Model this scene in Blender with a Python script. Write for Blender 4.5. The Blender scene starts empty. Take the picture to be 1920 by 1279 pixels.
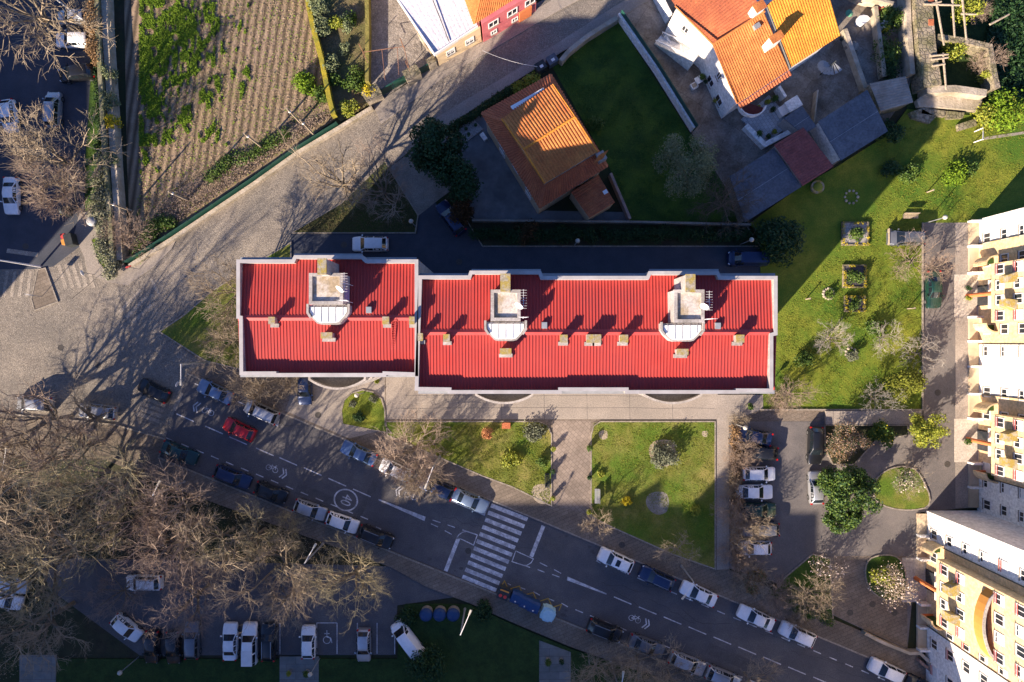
import bpy, bmesh, math, random
import numpy as np
from mathutils import Vector, Matrix, noise
R = math.radians
SC = bpy.context.scene
COL = SC.collection
random.seed(7); np.random.seed(7)

# ------------------------------------------------------------------ camera, sky, sun, exposure
CAMH = 80.0; PPM = 16.0          # 16 photo pixels per metre on the ground
cd = bpy.data.cameras.new('camera'); cam = bpy.data.objects.new('camera', cd); COL.objects.link(cam)
cam.location = (0, 0, CAMH); cam.rotation_euler = (0, 0, 0)
cd.sensor_width = 36; cd.lens = 24; cd.clip_end = 3000; cd.clip_start = 1
SC.camera = cam
ELEV = 22.7; SDX, SDY = -0.655, -0.755          # horizontal direction towards the sun
wd = bpy.data.worlds.new('World'); SC.world = wd; wd.use_nodes = True
nt = wd.node_tree; nt.nodes.clear()
sky = nt.nodes.new('ShaderNodeTexSky'); sky.sky_type = 'NISHITA'; sky.sun_disc = False; sky.ozone_density = 3.0; sky.dust_density = .6
sky.sun_elevation = R(ELEV); sky.sun_rotation = math.atan2(SDX, SDY)
bg = nt.nodes.new('ShaderNodeBackground'); bg.inputs[1].default_value = 0.056
wo = nt.nodes.new('ShaderNodeOutputWorld')
tint = nt.nodes.new('ShaderNodeMix'); tint.data_type = 'RGBA'; tint.blend_type = 'MULTIPLY'; tint.inputs[0].default_value = 1; tint.inputs[7].default_value = (.78, .92, 1.35, 1)
nt.links.new(sky.outputs[0], tint.inputs[6]); nt.links.new(tint.outputs[2], bg.inputs[0]); nt.links.new(bg.outputs[0], wo.inputs[0])
sd = bpy.data.lights.new('sun', 'SUN'); sd.energy = 5.0; sd.angle = R(0.6); sd.color = (1.0, 0.83, 0.65)
so = bpy.data.objects.new('sun', sd); COL.objects.link(so)
tosun = Vector((SDX*math.cos(R(ELEV)), SDY*math.cos(R(ELEV)), math.sin(R(ELEV))))
so.rotation_euler = tosun.to_track_quat('Z', 'Y').to_euler(); so.location = (-60, -60, 60)
SC.render.engine = 'CYCLES'
SC.view_settings.view_transform = 'Standard'; SC.view_settings.look = 'None'
SC.view_settings.exposure = 1.45; SC.view_settings.gamma = 1

# ------------------------------------------------------------------ helpers
def W(px, py, z=0.0):
    k = (CAMH - z)/CAMH/PPM
    return Vector(((px-960)*k, -(py-639.5)*k, z))
def G(px, py, z=0.0):            # ground-plane pixel, raised straight up
    return Vector(((px-960)/PPM, -(py-639.5)/PPM, z))

def _n(t, typ, **kw):
    n = t.nodes.new(typ)
    for k, v in kw.items():
        try: n.inputs[k].default_value = v
        except Exception: setattr(n, k, v)
    return n
MATS = {}
def mat(name, c1, c2=None, scale=2.0, rough=.85, bump=.0, bscale=None, c3=None, s3=.12, lo=.35, hi=.65, island=False,
        metal=0, coat=0, voro=None, brick=None, spec=.3, w3=.6, fine=None, wave=None):
    """procedural material: c1/c2 mixed by noise, c3 patches by a larger noise, optional cells / bricks / leaf variation"""
    if name in MATS: return MATS[name]
    m = bpy.data.materials.new(name); m.use_nodes = True; t = m.node_tree; L = t.links
    b = t.nodes['Principled BSDF']
    b.inputs['Roughness'].default_value = rough; b.inputs['Metallic'].default_value = metal
    b.inputs['Coat Weight'].default_value = coat; b.inputs['Specular IOR Level'].default_value = spec
    c1 = (*c1, 1); c2 = (*(c2 or c1[:3]), 1)
    tc = t.nodes.new('ShaderNodeTexCoord'); src = tc.outputs['Object']
    def mix(f, a, bb, blend='MIX'):
        mx = t.nodes.new('ShaderNodeMix'); mx.data_type = 'RGBA'; mx.blend_type = blend
        if isinstance(f, float): mx.inputs[0].default_value = f
        else: L.new(f, mx.inputs[0])
        for i, x in ((6, a), (7, bb)):
            if isinstance(x, tuple): mx.inputs[i].default_value = x
            else: L.new(x, mx.inputs[i])
        return mx.outputs[2]
    def nz(sc, det=6, l=lo, h=hi):
        n = t.nodes.new('ShaderNodeTexNoise'); n.inputs['Scale'].default_value = sc; n.inputs['Detail'].default_value = det
        n.inputs['Roughness'].default_value = .65
        L.new(src, n.inputs['Vector'])
        r = t.nodes.new('ShaderNodeMapRange'); r.inputs[1].default_value = l; r.inputs[2].default_value = h
        L.new(n.outputs[0], r.inputs[0]); return r.outputs[0]
    if island:
        g = t.nodes.new('ShaderNodeNewGeometry'); f = g.outputs['Random Per Island']
    else: f = nz(scale)
    col = mix(f, c1, c2)
    if c3:
        col = mix(nz(s3, 5, .5-w3*.25, .5+w3*.25), col, (*c3, 1))
    h = None
    if voro:
        v = t.nodes.new('ShaderNodeTexVoronoi'); v.inputs['Scale'].default_value = voro; L.new(src, v.inputs['Vector'])
        v.feature = 'DISTANCE_TO_EDGE'
        r = t.nodes.new('ShaderNodeMapRange'); r.inputs[1].default_value = 0; r.inputs[2].default_value = .12
        r.inputs[3].default_value = .55; r.inputs[4].default_value = 1.0
        L.new(v.outputs['Distance'], r.inputs[0]); 
        v2 = t.nodes.new('ShaderNodeTexVoronoi'); v2.inputs['Scale'].default_value = voro; L.new(src, v2.inputs['Vector'])
        sep = t.nodes.new('ShaderNodeSeparateColor'); L.new(v2.outputs['Color'], sep.inputs[0])
        r2 = t.nodes.new('ShaderNodeMapRange'); r2.inputs[3].default_value = .86; r2.inputs[4].default_value = 1.14
        L.new(sep.outputs[0], r2.inputs[0])
        mm = t.nodes.new('ShaderNodeMath'); mm.operation = 'MULTIPLY'; L.new(r.outputs[0], mm.inputs[0]); L.new(r2.outputs[0], mm.inputs[1])
        col = mix(1.0, col, mm.outputs[0], 'MULTIPLY'); h = r.outputs[0]
    if brick:
        bw, bh, ang = brick
        mp = t.nodes.new('ShaderNodeMapping'); mp.inputs['Rotation'].default_value = (0, 0, R(ang)); L.new(src, mp.inputs[0])
        bk = t.nodes.new('ShaderNodeTexBrick'); bk.inputs['Color1'].default_value = (1, 1, 1, 1); bk.inputs['Color2'].default_value = (.8, .8, .8, 1)
        bk.inputs['Mortar'].default_value = (.5, .5, .5, 1); bk.inputs['Scale'].default_value = 1
        bk.inputs['Brick Width'].default_value = bw; bk.inputs['Row Height'].default_value = bh; bk.inputs['Mortar Size'].default_value = .02
        L.new(mp.outputs[0], bk.inputs[0]); col = mix(1.0, col, bk.outputs[0], 'MULTIPLY')
    if wave:
        ws, ang, lo_ = wave
        mp = t.nodes.new('ShaderNodeMapping'); mp.inputs['Rotation'].default_value = (0, 0, R(ang)); L.new(src, mp.inputs[0])
        wv = t.nodes.new('ShaderNodeTexWave'); wv.inputs['Scale'].default_value = ws; wv.inputs['Distortion'].default_value = .8
        wv.inputs['Detail'].default_value = 3; L.new(mp.outputs[0], wv.inputs[0])
        r = t.nodes.new('ShaderNodeMapRange'); r.inputs[3].default_value = lo_; r.inputs[4].default_value = 1.15
        L.new(wv.outputs[1], r.inputs[0]); col = mix(1.0, col, r.outputs[0], 'MULTIPLY')
    if fine:
        r = nz(fine, 3, .3, .7)
        rr = t.nodes.new('ShaderNodeMapRange'); rr.inputs[3].default_value = .72; rr.inputs[4].default_value = 1.25
        L.new(r, rr.inputs[0]); col = mix(1.0, col, rr.outputs[0], 'MULTIPLY')
    L.new(col, b.inputs['Base Color'])
    if bump:
        if h is None:
            n = t.nodes.new('ShaderNodeTexNoise'); n.inputs['Scale'].default_value = bscale or scale*4; n.inputs['Detail'].default_value = 5
            L.new(src, n.inputs['Vector']); h = n.outputs[0]
        bp = t.nodes.new('ShaderNodeBump'); bp.inputs['Strength'].default_value = min(1, bump); bp.inputs['Distance'].default_value = .12
        L.new(h, bp.inputs['Height']); L.new(bp.outputs[0], b.inputs['Normal'])
    MATS[name] = m; return m

ORG = {}
class MB:
    def __init__(s): s.v = []; s.f = []; s.m = []; s.cur = 0
    def add(s, vs, fs):
        o = len(s.v); s.v += [tuple(x) for x in vs]; s.f += [tuple(i+o for i in f) for f in fs]; s.m += [s.cur]*len(fs); return s
    def box(s, x0, y0, z0, x1, y1, z1):
        vs = [(x, y, z) for z in (z0, z1) for y in (y0, y1) for x in (x0, x1)]
        return s.add(vs, [(0,2,3,1), (4,5,7,6), (0,1,5,4), (2,6,7,3), (0,4,6,2), (1,3,7,5)])
    def obox(s, c, d, l, w, h, z0=None):          # oriented box: centre c, horizontal dir d, length, width, height
        d = Vector((d[0], d[1], 0)).normalized(); n = Vector((-d.y, d.x, 0)); c = Vector(c); z = c.z if z0 is None else z0
        p = [c+d*a*l/2+n*b*w/2 for a, b in ((-1,-1), (1,-1), (1,1), (-1,1))]
        return s.prism([(q.x, q.y) for q in p], z, z+h)
    def prism(s, poly, z0, z1, bottom=True):
        n = len(poly)
        a = sum(poly[i][0]*poly[(i+1)%n][1]-poly[(i+1)%n][0]*poly[i][1] for i in range(n))
        if a < 0: poly = poly[::-1]
        vs = [(p[0], p[1], z0) for p in poly]+[(p[0], p[1], z1) for p in poly]
        fs = [tuple(range(n, 2*n))]+[(i, (i+1)%n, n+(i+1)%n, n+i) for i in range(n)]
        if bottom: fs.append(tuple(range(n-1, -1, -1)))
        return s.add(vs, fs)
    def sheet(s, poly, z):
        n = len(poly); a = sum(poly[i][0]*poly[(i+1)%n][1]-poly[(i+1)%n][0]*poly[i][1] for i in range(n))
        if a < 0: poly = poly[::-1]
        return s.add([(p[0], p[1], z) for p in poly], [tuple(range(n))])
    def slopeprism(s, top, z0):                    # top: list of 3d points, walls down to z0
        n = len(top); a = sum(top[i][0]*top[(i+1)%n][1]-top[(i+1)%n][0]*top[i][1] for i in range(n))
        if a < 0: top = top[::-1]
        vs = [tuple(p) for p in top]+[(p[0], p[1], z0) for p in top]
        return s.add(vs, [tuple(range(n))]+[(n+i, n+(i+1)%n, (i+1)%n, i) for i in range(n)])
    def tube(s, p0, p1, r0, r1=None, n=6, cap=True):
        p0 = Vector(p0); p1 = Vector(p1); r1 = r0 if r1 is None else r1
        d = (p1-p0); d = d.normalized() if d.length > 1e-6 else Vector((0, 0, 1))
        u = d.orthogonal().normalized(); w = d.cross(u)
        vs = [p0+(u*math.cos(6.2832*i/n)+w*math.sin(6.2832*i/n))*r0 for i in range(n)]+[p1+(u*math.cos(6.2832*i/n)+w*math.sin(6.2832*i/n))*r1 for i in range(n)]
        fs = [(i, (i+1)%n, n+(i+1)%n, n+i) for i in range(n)]
        if cap: fs += [tuple(range(n-1, -1, -1)), tuple(range(n, 2*n))]
        return s.add(vs, fs)
    def path(s, pts, r, n=6):
        for a, b in zip(pts[:-1], pts[1:]): s.tube(a, b, r, r, n)
        return s
    def ball(s, c, r, nu=10, nv=6, sz=1.0):
        c = Vector(c); vs = [c+Vector((0, 0, -r*sz))]
        for j in range(1, nv):
            th = math.pi*j/nv
            for i in range(nu):
                ph = 2*math.pi*i/nu; vs.append(c+Vector((r*math.sin(th)*math.cos(ph), r*math.sin(th)*math.sin(ph), -r*sz*math.cos(th))))
        vs.append(c+Vector((0, 0, r*sz))); fs = []
        for i in range(nu): fs.append((0, 1+(i+1)%nu, 1+i))
        for j in range(nv-2):
            for i in range(nu):
                a = 1+j*nu+i; b = 1+j*nu+(i+1)%nu; fs.append((a, b, b+nu, a+nu))
        e = len(vs)-1; q = 1+(nv-2)*nu
        for i in range(nu): fs.append((q+i, q+(i+1)%nu, e))
        return s.add(vs, fs)
    def lathe(s, c, prof, n=14):                    # prof: (r,z) from bottom to top
        vs = []; fs = []
        for r, z in prof:
            for i in range(n): vs.append((c[0]+r*math.cos(6.2832*i/n), c[1]+r*math.sin(6.2832*i/n), c[2]+z))
        for j in range(len(prof)-1):
            for i in range(n): fs.append((j*n+i, j*n+(i+1)%n, (j+1)*n+(i+1)%n, (j+1)*n+i))
        k = (len(prof)-1)*n; fs.append(tuple(range(k, k+n)))
        return s.add(vs, fs)
    def ribbon(s, pts, w, z0, z1, side=0, closed=False):   # mitred wall along pts (x,y); side -1/0/1 shifts it
        P = [Vector((p[0], p[1])) for p in pts]; n = len(P); Lf = []; Rt = []
        for i in range(n):
            if closed: a = P[i-1]; b = P[(i+1)%n]
            else: a = P[max(0, i-1)]; b = P[min(n-1, i+1)]
            d1 = (P[i]-a); d2 = (b-P[i])
            if d1.length < 1e-6: d1 = d2
            if d2.length < 1e-6: d2 = d1
            d1 = d1.normalized(); d2 = d2.normalized()
            n1 = Vector((-d1.y, d1.x)); n2 = Vector((-d2.y, d2.x)); m = (n1+n2)
            m = n1 if m.length < .2 else m.normalized(); k = 1/max(.5, m.dot(n1))
            off = w/2*side
            Lf.append(P[i]+m*k*(w/2+off)); Rt.append(P[i]+m*k*(-w/2+off))
        zz0 = z0 if hasattr(z0, '__len__') else [z0]*n; zz1 = z1 if hasattr(z1, '__len__') else [z1]*n
        vs = []
        for i in range(n):
            vs += [(Lf[i].x, Lf[i].y, zz0[i]), (Rt[i].x, Rt[i].y, zz0[i]), (Rt[i].x, Rt[i].y, zz1[i]), (Lf[i].x, Lf[i].y, zz1[i])]
        fs = []; rng = n if closed else n-1
        for i in range(rng):
            a = 4*i; b = 4*((i+1)%n)
            for k in range(4): fs.append((a+k, a+(k+1)%4, b+(k+1)%4, b+k)[::-1])
        if not closed: fs += [(0, 1, 2, 3), (4*n-1, 4*n-2, 4*n-3, 4*n-4)]
        return s.add(vs, fs)
    def build(s, name, m, parent=None, smooth=False, fixn=False):
        me = bpy.data.meshes.new(name)
        o0 = ORG.get(parent.name, Vector((0, 0, 0))) if parent else Vector((0, 0, 0))
        me.from_pydata([(v[0]-o0.x, v[1]-o0.y, v[2]-o0.z) for v in s.v], [], s.f)
        for x in (m if isinstance(m, (list, tuple)) else [m]): me.materials.append(x)
        if isinstance(m, (list, tuple)): me.polygons.foreach_set('material_index', s.m)
        if smooth:
            me.polygons.foreach_set('use_smooth', [True]*len(me.polygons))
            try: me.set_sharp_from_angle(angle=R(40))
            except Exception: pass
        me.update()
        if fixn:
            bm = bmesh.new(); bm.from_mesh(me); bmesh.ops.recalc_face_normals(bm, faces=bm.faces); bm.to_mesh(me); bm.free()
        o = bpy.data.objects.new(name, me); COL.objects.link(o)
        if parent: o.parent = parent; ORG[o.name] = o0
        return o
def tag(o, label, cat, group=None, kind=None):
    o['label'] = label; o['category'] = cat
    if group: o['group'] = group
    if kind: o['kind'] = kind
    return o
def struct(o, label=None):
    o['kind'] = 'structure'
    if label: o['label'] = label
    return o
def thing(name, label, cat, loc=(0, 0, 0), group=None, rz=0):
    o = bpy.data.objects.new(name, None); COL.objects.link(o); o.location = loc; o.rotation_euler = (0, 0, rz)
    o.empty_display_size = .3
    ORG[o.name] = Vector(loc); return tag(o, label, cat, group)
def local(name, label, cat, loc, rz=0, group=None):      # thing whose parts are in local coordinates
    o = thing(name, label, cat, loc, group, rz); ORG[o.name] = Vector((0, 0, 0)); return o
def dup(root, loc, rz, label, group=None, scale=None, remat=None):
    r = root.copy(); COL.objects.link(r); r.location = loc; r.rotation_euler = (0, 0, rz); r['label'] = label
    if scale: r.scale = scale if hasattr(scale, '__len__') else (scale,)*3
    if group: r['group'] = group
    for ch in root.children:
        c = ch.copy(); COL.objects.link(c); c.parent = r
        if remat and ch.name.split('.')[0] in remat:
            c.data = c.data.copy(); c.data.materials[0] = remat[ch.name.split('.')[0]]
        for g in ch.children:
            d = g.copy(); COL.objects.link(d); d.parent = c
    return r
def PG(pts, z=0): return [tuple(G(x, y, z).xy) for x, y in pts]      # ground polygon from photo pixels
def PW(pts, z): return [tuple(W(x, y, z).xy) for x, y in pts]        # polygon seen at height z
def smooth_poly(pts, it=2):
    for _ in range(it):
        q = []
        for i in range(len(pts)):
            a = pts[i]; b = pts[(i+1)%len(pts)]
            q += [(a[0]*.75+b[0]*.25, a[1]*.75+b[1]*.25), (a[0]*.25+b[0]*.75, a[1]*.25+b[1]*.75)]
        pts = q
    return pts
def oval(cx, cy, rx, ry, rot=0, n=24):
    c, s = math.cos(R(rot)), math.sin(R(rot))
    return [(cx+rx*math.cos(6.2832*i/n)*c-ry*math.sin(6.2832*i/n)*s, cy+rx*math.cos(6.2832*i/n)*s+ry*math.sin(6.2832*i/n)*c) for i in range(n)]

# ------------------------------------------------------------------ materials
m_soil = mat('leaf_litter_soil', (.030,.026,.016), (.065,.05,.03), 1.2, c3=(.025,.04,.012), s3=.15, bump=.5, bscale=6)
m_asph = mat('asphalt', (.105,.10,.105), (.155,.145,.14), .6, c3=(.085,.083,.09), s3=.09, bump=.15, bscale=25, fine=9, w3=.5)
m_asph2 = mat('worn_asphalt', (.165,.15,.14), (.24,.21,.19), .5, c3=(.12,.11,.108), s3=.08, bump=.15, bscale=20, fine=12)
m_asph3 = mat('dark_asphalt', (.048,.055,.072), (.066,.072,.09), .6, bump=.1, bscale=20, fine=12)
m_cobble = mat('granite_setts', (.27,.23,.19), (.38,.325,.26), .35, c3=(.20,.18,.155), s3=.07, voro=5.5, bump=.5)
m_cobble_w = mat('pale_setts', (.34,.29,.235), (.44,.38,.31), .8, voro=5.5, bump=.5)
m_pave = mat('paving_slabs', (.20,.16,.125), (.29,.235,.185), .6, c3=(.16,.13,.10), s3=.1, brick=(.8,.4,-22.5), bump=.2, fine=9)
m_pave2 = mat('concrete_paving', (.31,.265,.225), (.39,.335,.285), .4, c3=(.25,.22,.19), s3=.09, bump=.1, fine=8)
m_tile = mat('square_tiles', (.31,.25,.205), (.40,.325,.27), .8, c3=(.21,.17,.14), s3=.15, brick=(.45,.45,45), bump=.1)
m_slab = mat('slab_path', (.17,.18,.17), (.25,.25,.24), .8, brick=(2.2,.9,0), bump=.1)
m_kerb = mat('kerb_stone', (.22,.19,.155), (.33,.29,.24), 1.5, bump=.2, fine=6)
m_conc = mat('concrete', (.24,.22,.19), (.34,.31,.27), .7, c3=(.16,.145,.12), s3=.25, bump=.2, fine=7)
m_patio = mat('patio_concrete', (.27,.235,.20), (.38,.34,.29), .5, c3=(.15,.12,.09), s3=.3, w3=.5, bump=.1, brick=(3.2,3.2,33), fine=5)
m_lawn = mat('lawn_grass', (.125,.165,.012), (.235,.235,.026), .7, c3=(.07,.14,.010), s3=.14, bump=.7, bscale=9, fine=7, w3=.5)
m_lawn2 = mat('dry_lawn', (.15,.15,.024), (.25,.215,.06), .5, c3=(.08,.14,.010), s3=.17, bump=.7, bscale=9, fine=7, w3=.45)
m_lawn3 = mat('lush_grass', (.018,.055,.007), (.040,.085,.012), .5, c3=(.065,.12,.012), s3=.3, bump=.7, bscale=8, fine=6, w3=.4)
m_field = mat('ploughed_soil', (.22,.155,.105), (.36,.265,.185), .9, c3=(.26,.19,.11), s3=.12, bump=.35, bscale=12, fine=9, wave=(.36, 8, .36), lo=.3, hi=.7)
m_paint = mat('road_paint', (.60,.59,.60), (.74,.72,.72), 3, rough=.7, fine=7, c3=(.38,.37,.38), s3=1.1, w3=.35)
m_yel = mat('yellow_road_paint', (.42,.26,.04), (.55,.36,.08), 3, fine=10)
m_white = mat('white_render', (.80,.77,.72), (.86,.84,.80), .6, fine=3)
m_offw = mat('parapet_white', (.42,.385,.36), (.50,.465,.44), 1.2, c3=(.30,.27,.24), s3=.5, fine=6)
m_cream = mat('yellow_render', (.68,.48,.24), (.75,.56,.31), .5, c3=(.64,.49,.31), s3=.3, fine=3)
m_beige = mat('beige_render', (.55,.43,.29), (.64,.52,.37), .7, c3=(.45,.35,.23), s3=.4)
m_red = mat('red_sheet_metal', (.45,.044,.036), (.53,.060,.046), .35, rough=.6, c3=(.38,.055,.050), s3=.22, spec=.25, w3=.8)
m_redcap = mat('red_ridge_metal', (.40,.05,.045), (.48,.065,.06), .8, rough=.5)
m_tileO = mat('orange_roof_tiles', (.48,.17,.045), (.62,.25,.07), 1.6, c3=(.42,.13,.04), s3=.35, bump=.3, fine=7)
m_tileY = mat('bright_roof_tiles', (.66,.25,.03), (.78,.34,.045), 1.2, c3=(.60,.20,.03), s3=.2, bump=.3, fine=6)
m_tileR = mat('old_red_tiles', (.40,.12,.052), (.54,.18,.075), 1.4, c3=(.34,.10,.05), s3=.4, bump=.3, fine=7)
m_mossy = mat('lichen_concrete', (.27,.23,.15), (.42,.37,.29), 3, c3=(.36,.27,.07), s3=1.9, w3=.25, fine=8)
m_flat = mat('stained_roof_slab', (.50,.45,.40), (.60,.55,.50), .8, c3=(.36,.28,.18), s3=.45, w3=.3, fine=5)
m_metalw = mat('white_metal_sheet', (.78,.80,.80), (.84,.86,.86), .8, rough=.45)
m_grey = mat('grey_metal', (.30,.31,.32), (.38,.39,.4), 2, rough=.5, metal=.3)
m_darkm = mat('dark_metal', (.03,.035,.035), (.05,.055,.055), 2, rough=.5)
m_greenm = mat('green_painted_metal', (.012,.06,.045), (.02,.09,.065), 2, rough=.5)
m_stone = mat('rough_stone', (.24,.19,.14), (.42,.35,.27), 2.2, c3=(.16,.15,.07), s3=.5, voro=2.2, bump=.7)
m_stonew = mat('pale_stone', (.42,.35,.27), (.58,.50,.40), 1.5, c3=(.28,.24,.17), s3=.5, bump=.6, bscale=5)
m_moss = mat('mossy_wall', (.35,.26,.02), (.55,.42,.03), 2.5, c3=(.17,.18,.03), s3=.6, bump=.6)
m_bark = mat('bark', (.16,.125,.085), (.26,.21,.15), 6, bump=.5)
m_twig = mat('twigs', (.24,.19,.13), (.35,.28,.195), 1, island=True)
m_twigR = mat('reddish_twigs', (.23,.17,.13), (.33,.25,.19), 1, island=True)
m_twigW = mat('pale_twigs', (.30,.27,.23), (.40,.36,.31), 1, island=True)
m_twigY = mat('olive_twigs', (.21,.18,.105), (.31,.265,.16), 1, island=True)
m_lfD = mat('dark_leaves', (.010,.035,.010), (.030,.075,.018), island=True, rough=.6)
m_lfG = mat('green_leaves', (.035,.085,.012), (.10,.15,.02), island=True, rough=.6)
m_lfY = mat('yellow_green_leaves', (.14,.19,.02), (.30,.30,.03), island=True, rough=.6)
m_lfO = mat('olive_leaves', (.10,.13,.06), (.20,.23,.11), island=True, rough=.6)
m_lfB = mat('brown_leaves', (.16,.10,.05), (.28,.17,.08), island=True)
m_lfR = mat('russet_leaves', (.30,.12,.05), (.45,.2,.09), island=True)
m_lfGrey = mat('grey_green_leaves', (.09,.105,.06), (.17,.18,.12), island=True)
m_flY = mat('yellow_flowers', (.34,.29,.012), (.60,.46,.02), island=True)
m_flP = mat('pale_pink_blossom', (.50,.38,.34), (.68,.58,.52), island=True)
m_weed = mat('weeds', (.07,.14,.006), (.17,.26,.014), island=True)
m_weedd = mat('dead_stalks', (.28,.20,.12), (.46,.36,.24), island=True)
m_glass = mat('window_glass', (.02,.025,.03), (.035,.04,.05), 1, rough=.08, spec=.6)
m_shut = mat('white_shutter', (.70,.70,.68), (.78,.78,.76), 2)
m_frame = mat('white_frame', (.72,.70,.68), (.8,.78,.76), 2)
m_rail = mat('red_rail', (.45,.09,.08), (.5,.12,.1), 2)
m_terra = mat('terracotta_paint', (.62,.18,.06), (.70,.22,.08), 1.5)
m_orange = mat('orange_balcony', (.58,.25,.05), (.64,.29,.07), 1)
m_wood = mat('weathered_wood', (.30,.24,.17), (.45,.37,.27), 4, fine=8)
m_pink = mat('pink_render', (.55,.13,.15), (.62,.18,.19), 1)
m_black = mat('black_rubber', (.012,.012,.013), (.02,.02,.02), 3)
m_rim = mat('alloy_rim', (.3,.3,.31), (.4,.4,.4), 3, rough=.35, metal=.8)
m_lampw = mat('lamp_glass', (.45,.42,.35), (.52,.49,.42), 2, rough=.4)
m_blue = mat('blue_plastic', (.012,.045,.13), (.02,.06,.17), 2, rough=.5)
m_pblue = mat('pale_blue_plastic', (.30,.52,.62), (.42,.62,.70), 2, rough=.5)
m_slate = mat('blue_grey_sheeting', (.11,.125,.15), (.16,.175,.20), .8, c3=(.08,.09,.11), s3=.3, rough=.7, fine=4)
m_floorp = mat('pale_terrace_floor', (.42,.46,.50), (.50,.53,.56), .8, brick=(.4,.4,57))
m_corr = mat('fibre_cement_sheet', (.34,.29,.25), (.45,.39,.33), 1.5, c3=(.22,.18,.14), s3=.6)
m_lfSp = mat('speckled_leaves', (.10,.11,.06), (.27,.27,.18), island=True)
# ------------------------------------------------------------------ ground, roads, lawns
def U(x): return 827+.4166*(x-655)       # kerb line above the street (photo pixels)
def Lw(x): return 1031+.4035*(x-730)     # kerb line below the street
def sheet(name, pts, z, m):
    b = MB(); b.sheet(PG(pts), z); return struct(b.build(name, m))
def slab(name, pts, z, m, kerb=None, kw=.14, kh=.03, z0=-.1):
    b = MB(); P = PG(pts); b.prism(P, z0, z, bottom=False)
    o = struct(b.build(name, m, fixn=True))
    if kerb:
        k = MB(); k.ribbon(P, kw, z0, z+kh, closed=True); struct(k.build('kerb', kerb, fixn=True))
    return o
# one big terrain sheet with a slight relief
b = MB(); b.sheet([(-700,-700), (700,-700), (700,700), (-700,700)], -.06); struct(b.build('ground', m_soil))

cob = [(-400,470),(60,495),(100,480),(150,445),(200,470),(240,500),(330,440),(480,340),(640,235),(720,190),(830,110),(905,72),(1000,10),(1200,-110),(1420,-240),(1560,-210),(1320,-60),(1160,28),
       (1000,110),(830,225),(760,290),(640,385),(545,455),(455,530),(300,620),(380,680),(352,702),(312,815),(300,857),(-400,740)]
sheet('cobbled_street', cob, 0.0, m_cobble)
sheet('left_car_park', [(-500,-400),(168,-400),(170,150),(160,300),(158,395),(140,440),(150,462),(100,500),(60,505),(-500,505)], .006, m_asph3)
sheet('street', [(352,702),(2600,U(2600)),(2600,Lw(2600)),(300,858),(312,815)], .012, m_asph)
sheet('lower_car_park', [(60,1045),(300,1050),(735,1062),(800,1100),(850,1120),(745,1135),(742,1228),(262,1229),(100,1110)], .006, m_asph)
sheet('right_car_park', [(1366,790),(1445,790),(1728,790),(1728,418),(1812,418),(1812,952),(1725,960),(1700,1218),(1560,1152),(1440,1085),(1366,1065)], .134, m_asph2)
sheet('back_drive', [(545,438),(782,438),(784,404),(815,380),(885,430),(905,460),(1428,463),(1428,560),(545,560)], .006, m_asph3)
sheet('forecourt', [(725,318),(770,285),(830,240),(880,320),(862,345),(822,375),(784,405)], .008, m_conc)
# pavements (raised)
pave = [(300,622),(340,590),(548,690),(1345,690),(1345,740),(1728,740),(1728,790),(1366,790),(1366,1068),(1440,1102),(1560,1160),(1716,1226),(2000,1345),(2600,1600),(2600,U(2600)),(1740,U(1740)),(352,U(352)),(380,680)]
slab('pavement', pave, .12, m_pave)
k = MB(); k.ribbon(PG([(352,U(352)),(2600,U(2600))]), .18, -.05, .135); struct(k.build('kerb', m_kerb))
slab('lower_pavement', [(-400,745),(-50,768),(217,795),(312,822),(300,857),(730,Lw(730)),(2600,Lw(2600)),(2600,Lw(2600)+45),(1272,1279),(1172,1249),(1067,1211),(960,1166),(882,1131),(800,1100),(735,1064),(300,905),(200,862),(-400,850)], .12, m_pave)
k = MB(); k.ribbon(PG([(-400,745),(-50,768),(217,795),(312,822),(300,857),(730,Lw(730)),(2600,Lw(2600))]), .18, -.05, .135, side=-1); struct(k.build('kerb', m_kerb))
slab('upper_pavement', [(700,198),(760,160),(830,113),(905,80),(1010,15),(1060,-15),(1200,-100),(1230,-75),(1090,-2),(1045,22),(960,72),(830,148),(715,234)], .1, m_pave2)
slab('garden_side_pavement', [(817,222),(960,136),(1150,14),(1300,-75),(1312,-55),(1166,32),(1055,97),(960,157),(835,240)], .1, m_pave2)
slab('corner_pavement', [(140,440),(150,400),(190,392),(205,398),(212,440),(235,500),(262,492),(330,452),(322,468),(290,500),(240,535),(205,530),(185,522),(165,508),(158,480),(150,462)], .1, m_pave2)
slab('traffic_island', [(72,506),(86,503),(109,566),(66,582),(60,560)], .1, m_pave, kerb=m_kerb, kw=.12)
# field, gardens
bm = bmesh.new()
P = PG([(232,-60),(560,-60),(572,0),(600,110),(632,222),(560,272),(440,352),(330,432),(246,494),(238,300)])
f = bm.faces.new([bm.verts.new((x, y, .02)) for x, y in P]); me = bpy.data.meshes.new('field'); bm.to_mesh(me); bm.free()
me.materials.append(m_field); fo = bpy.data.objects.new('field', me); COL.objects.link(fo); struct(fo)
sheet('field_track', [(262,418),(330,352),(430,285),(560,212),(616,172),(632,222),(560,272),(440,352),(330,432),(262,482)], .026, mat('track_soil', (.17,.12,.08), (.36,.27,.185), 1.3, c3=(.13,.10,.055), s3=.2, bump=.6, bscale=12, fine=9, wave=(.22, -124.8, .5)))
sheet('garden_soil', [(570,-60),(690,-60),(697,60),(694,170),(700,192),(640,228),(632,222),(600,110)], .03, mat('garden_soil', (.12,.085,.05), (.23,.165,.10), 1.4, c3=(.10,.11,.03), s3=.2, bump=.7, bscale=7, fine=5))
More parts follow.
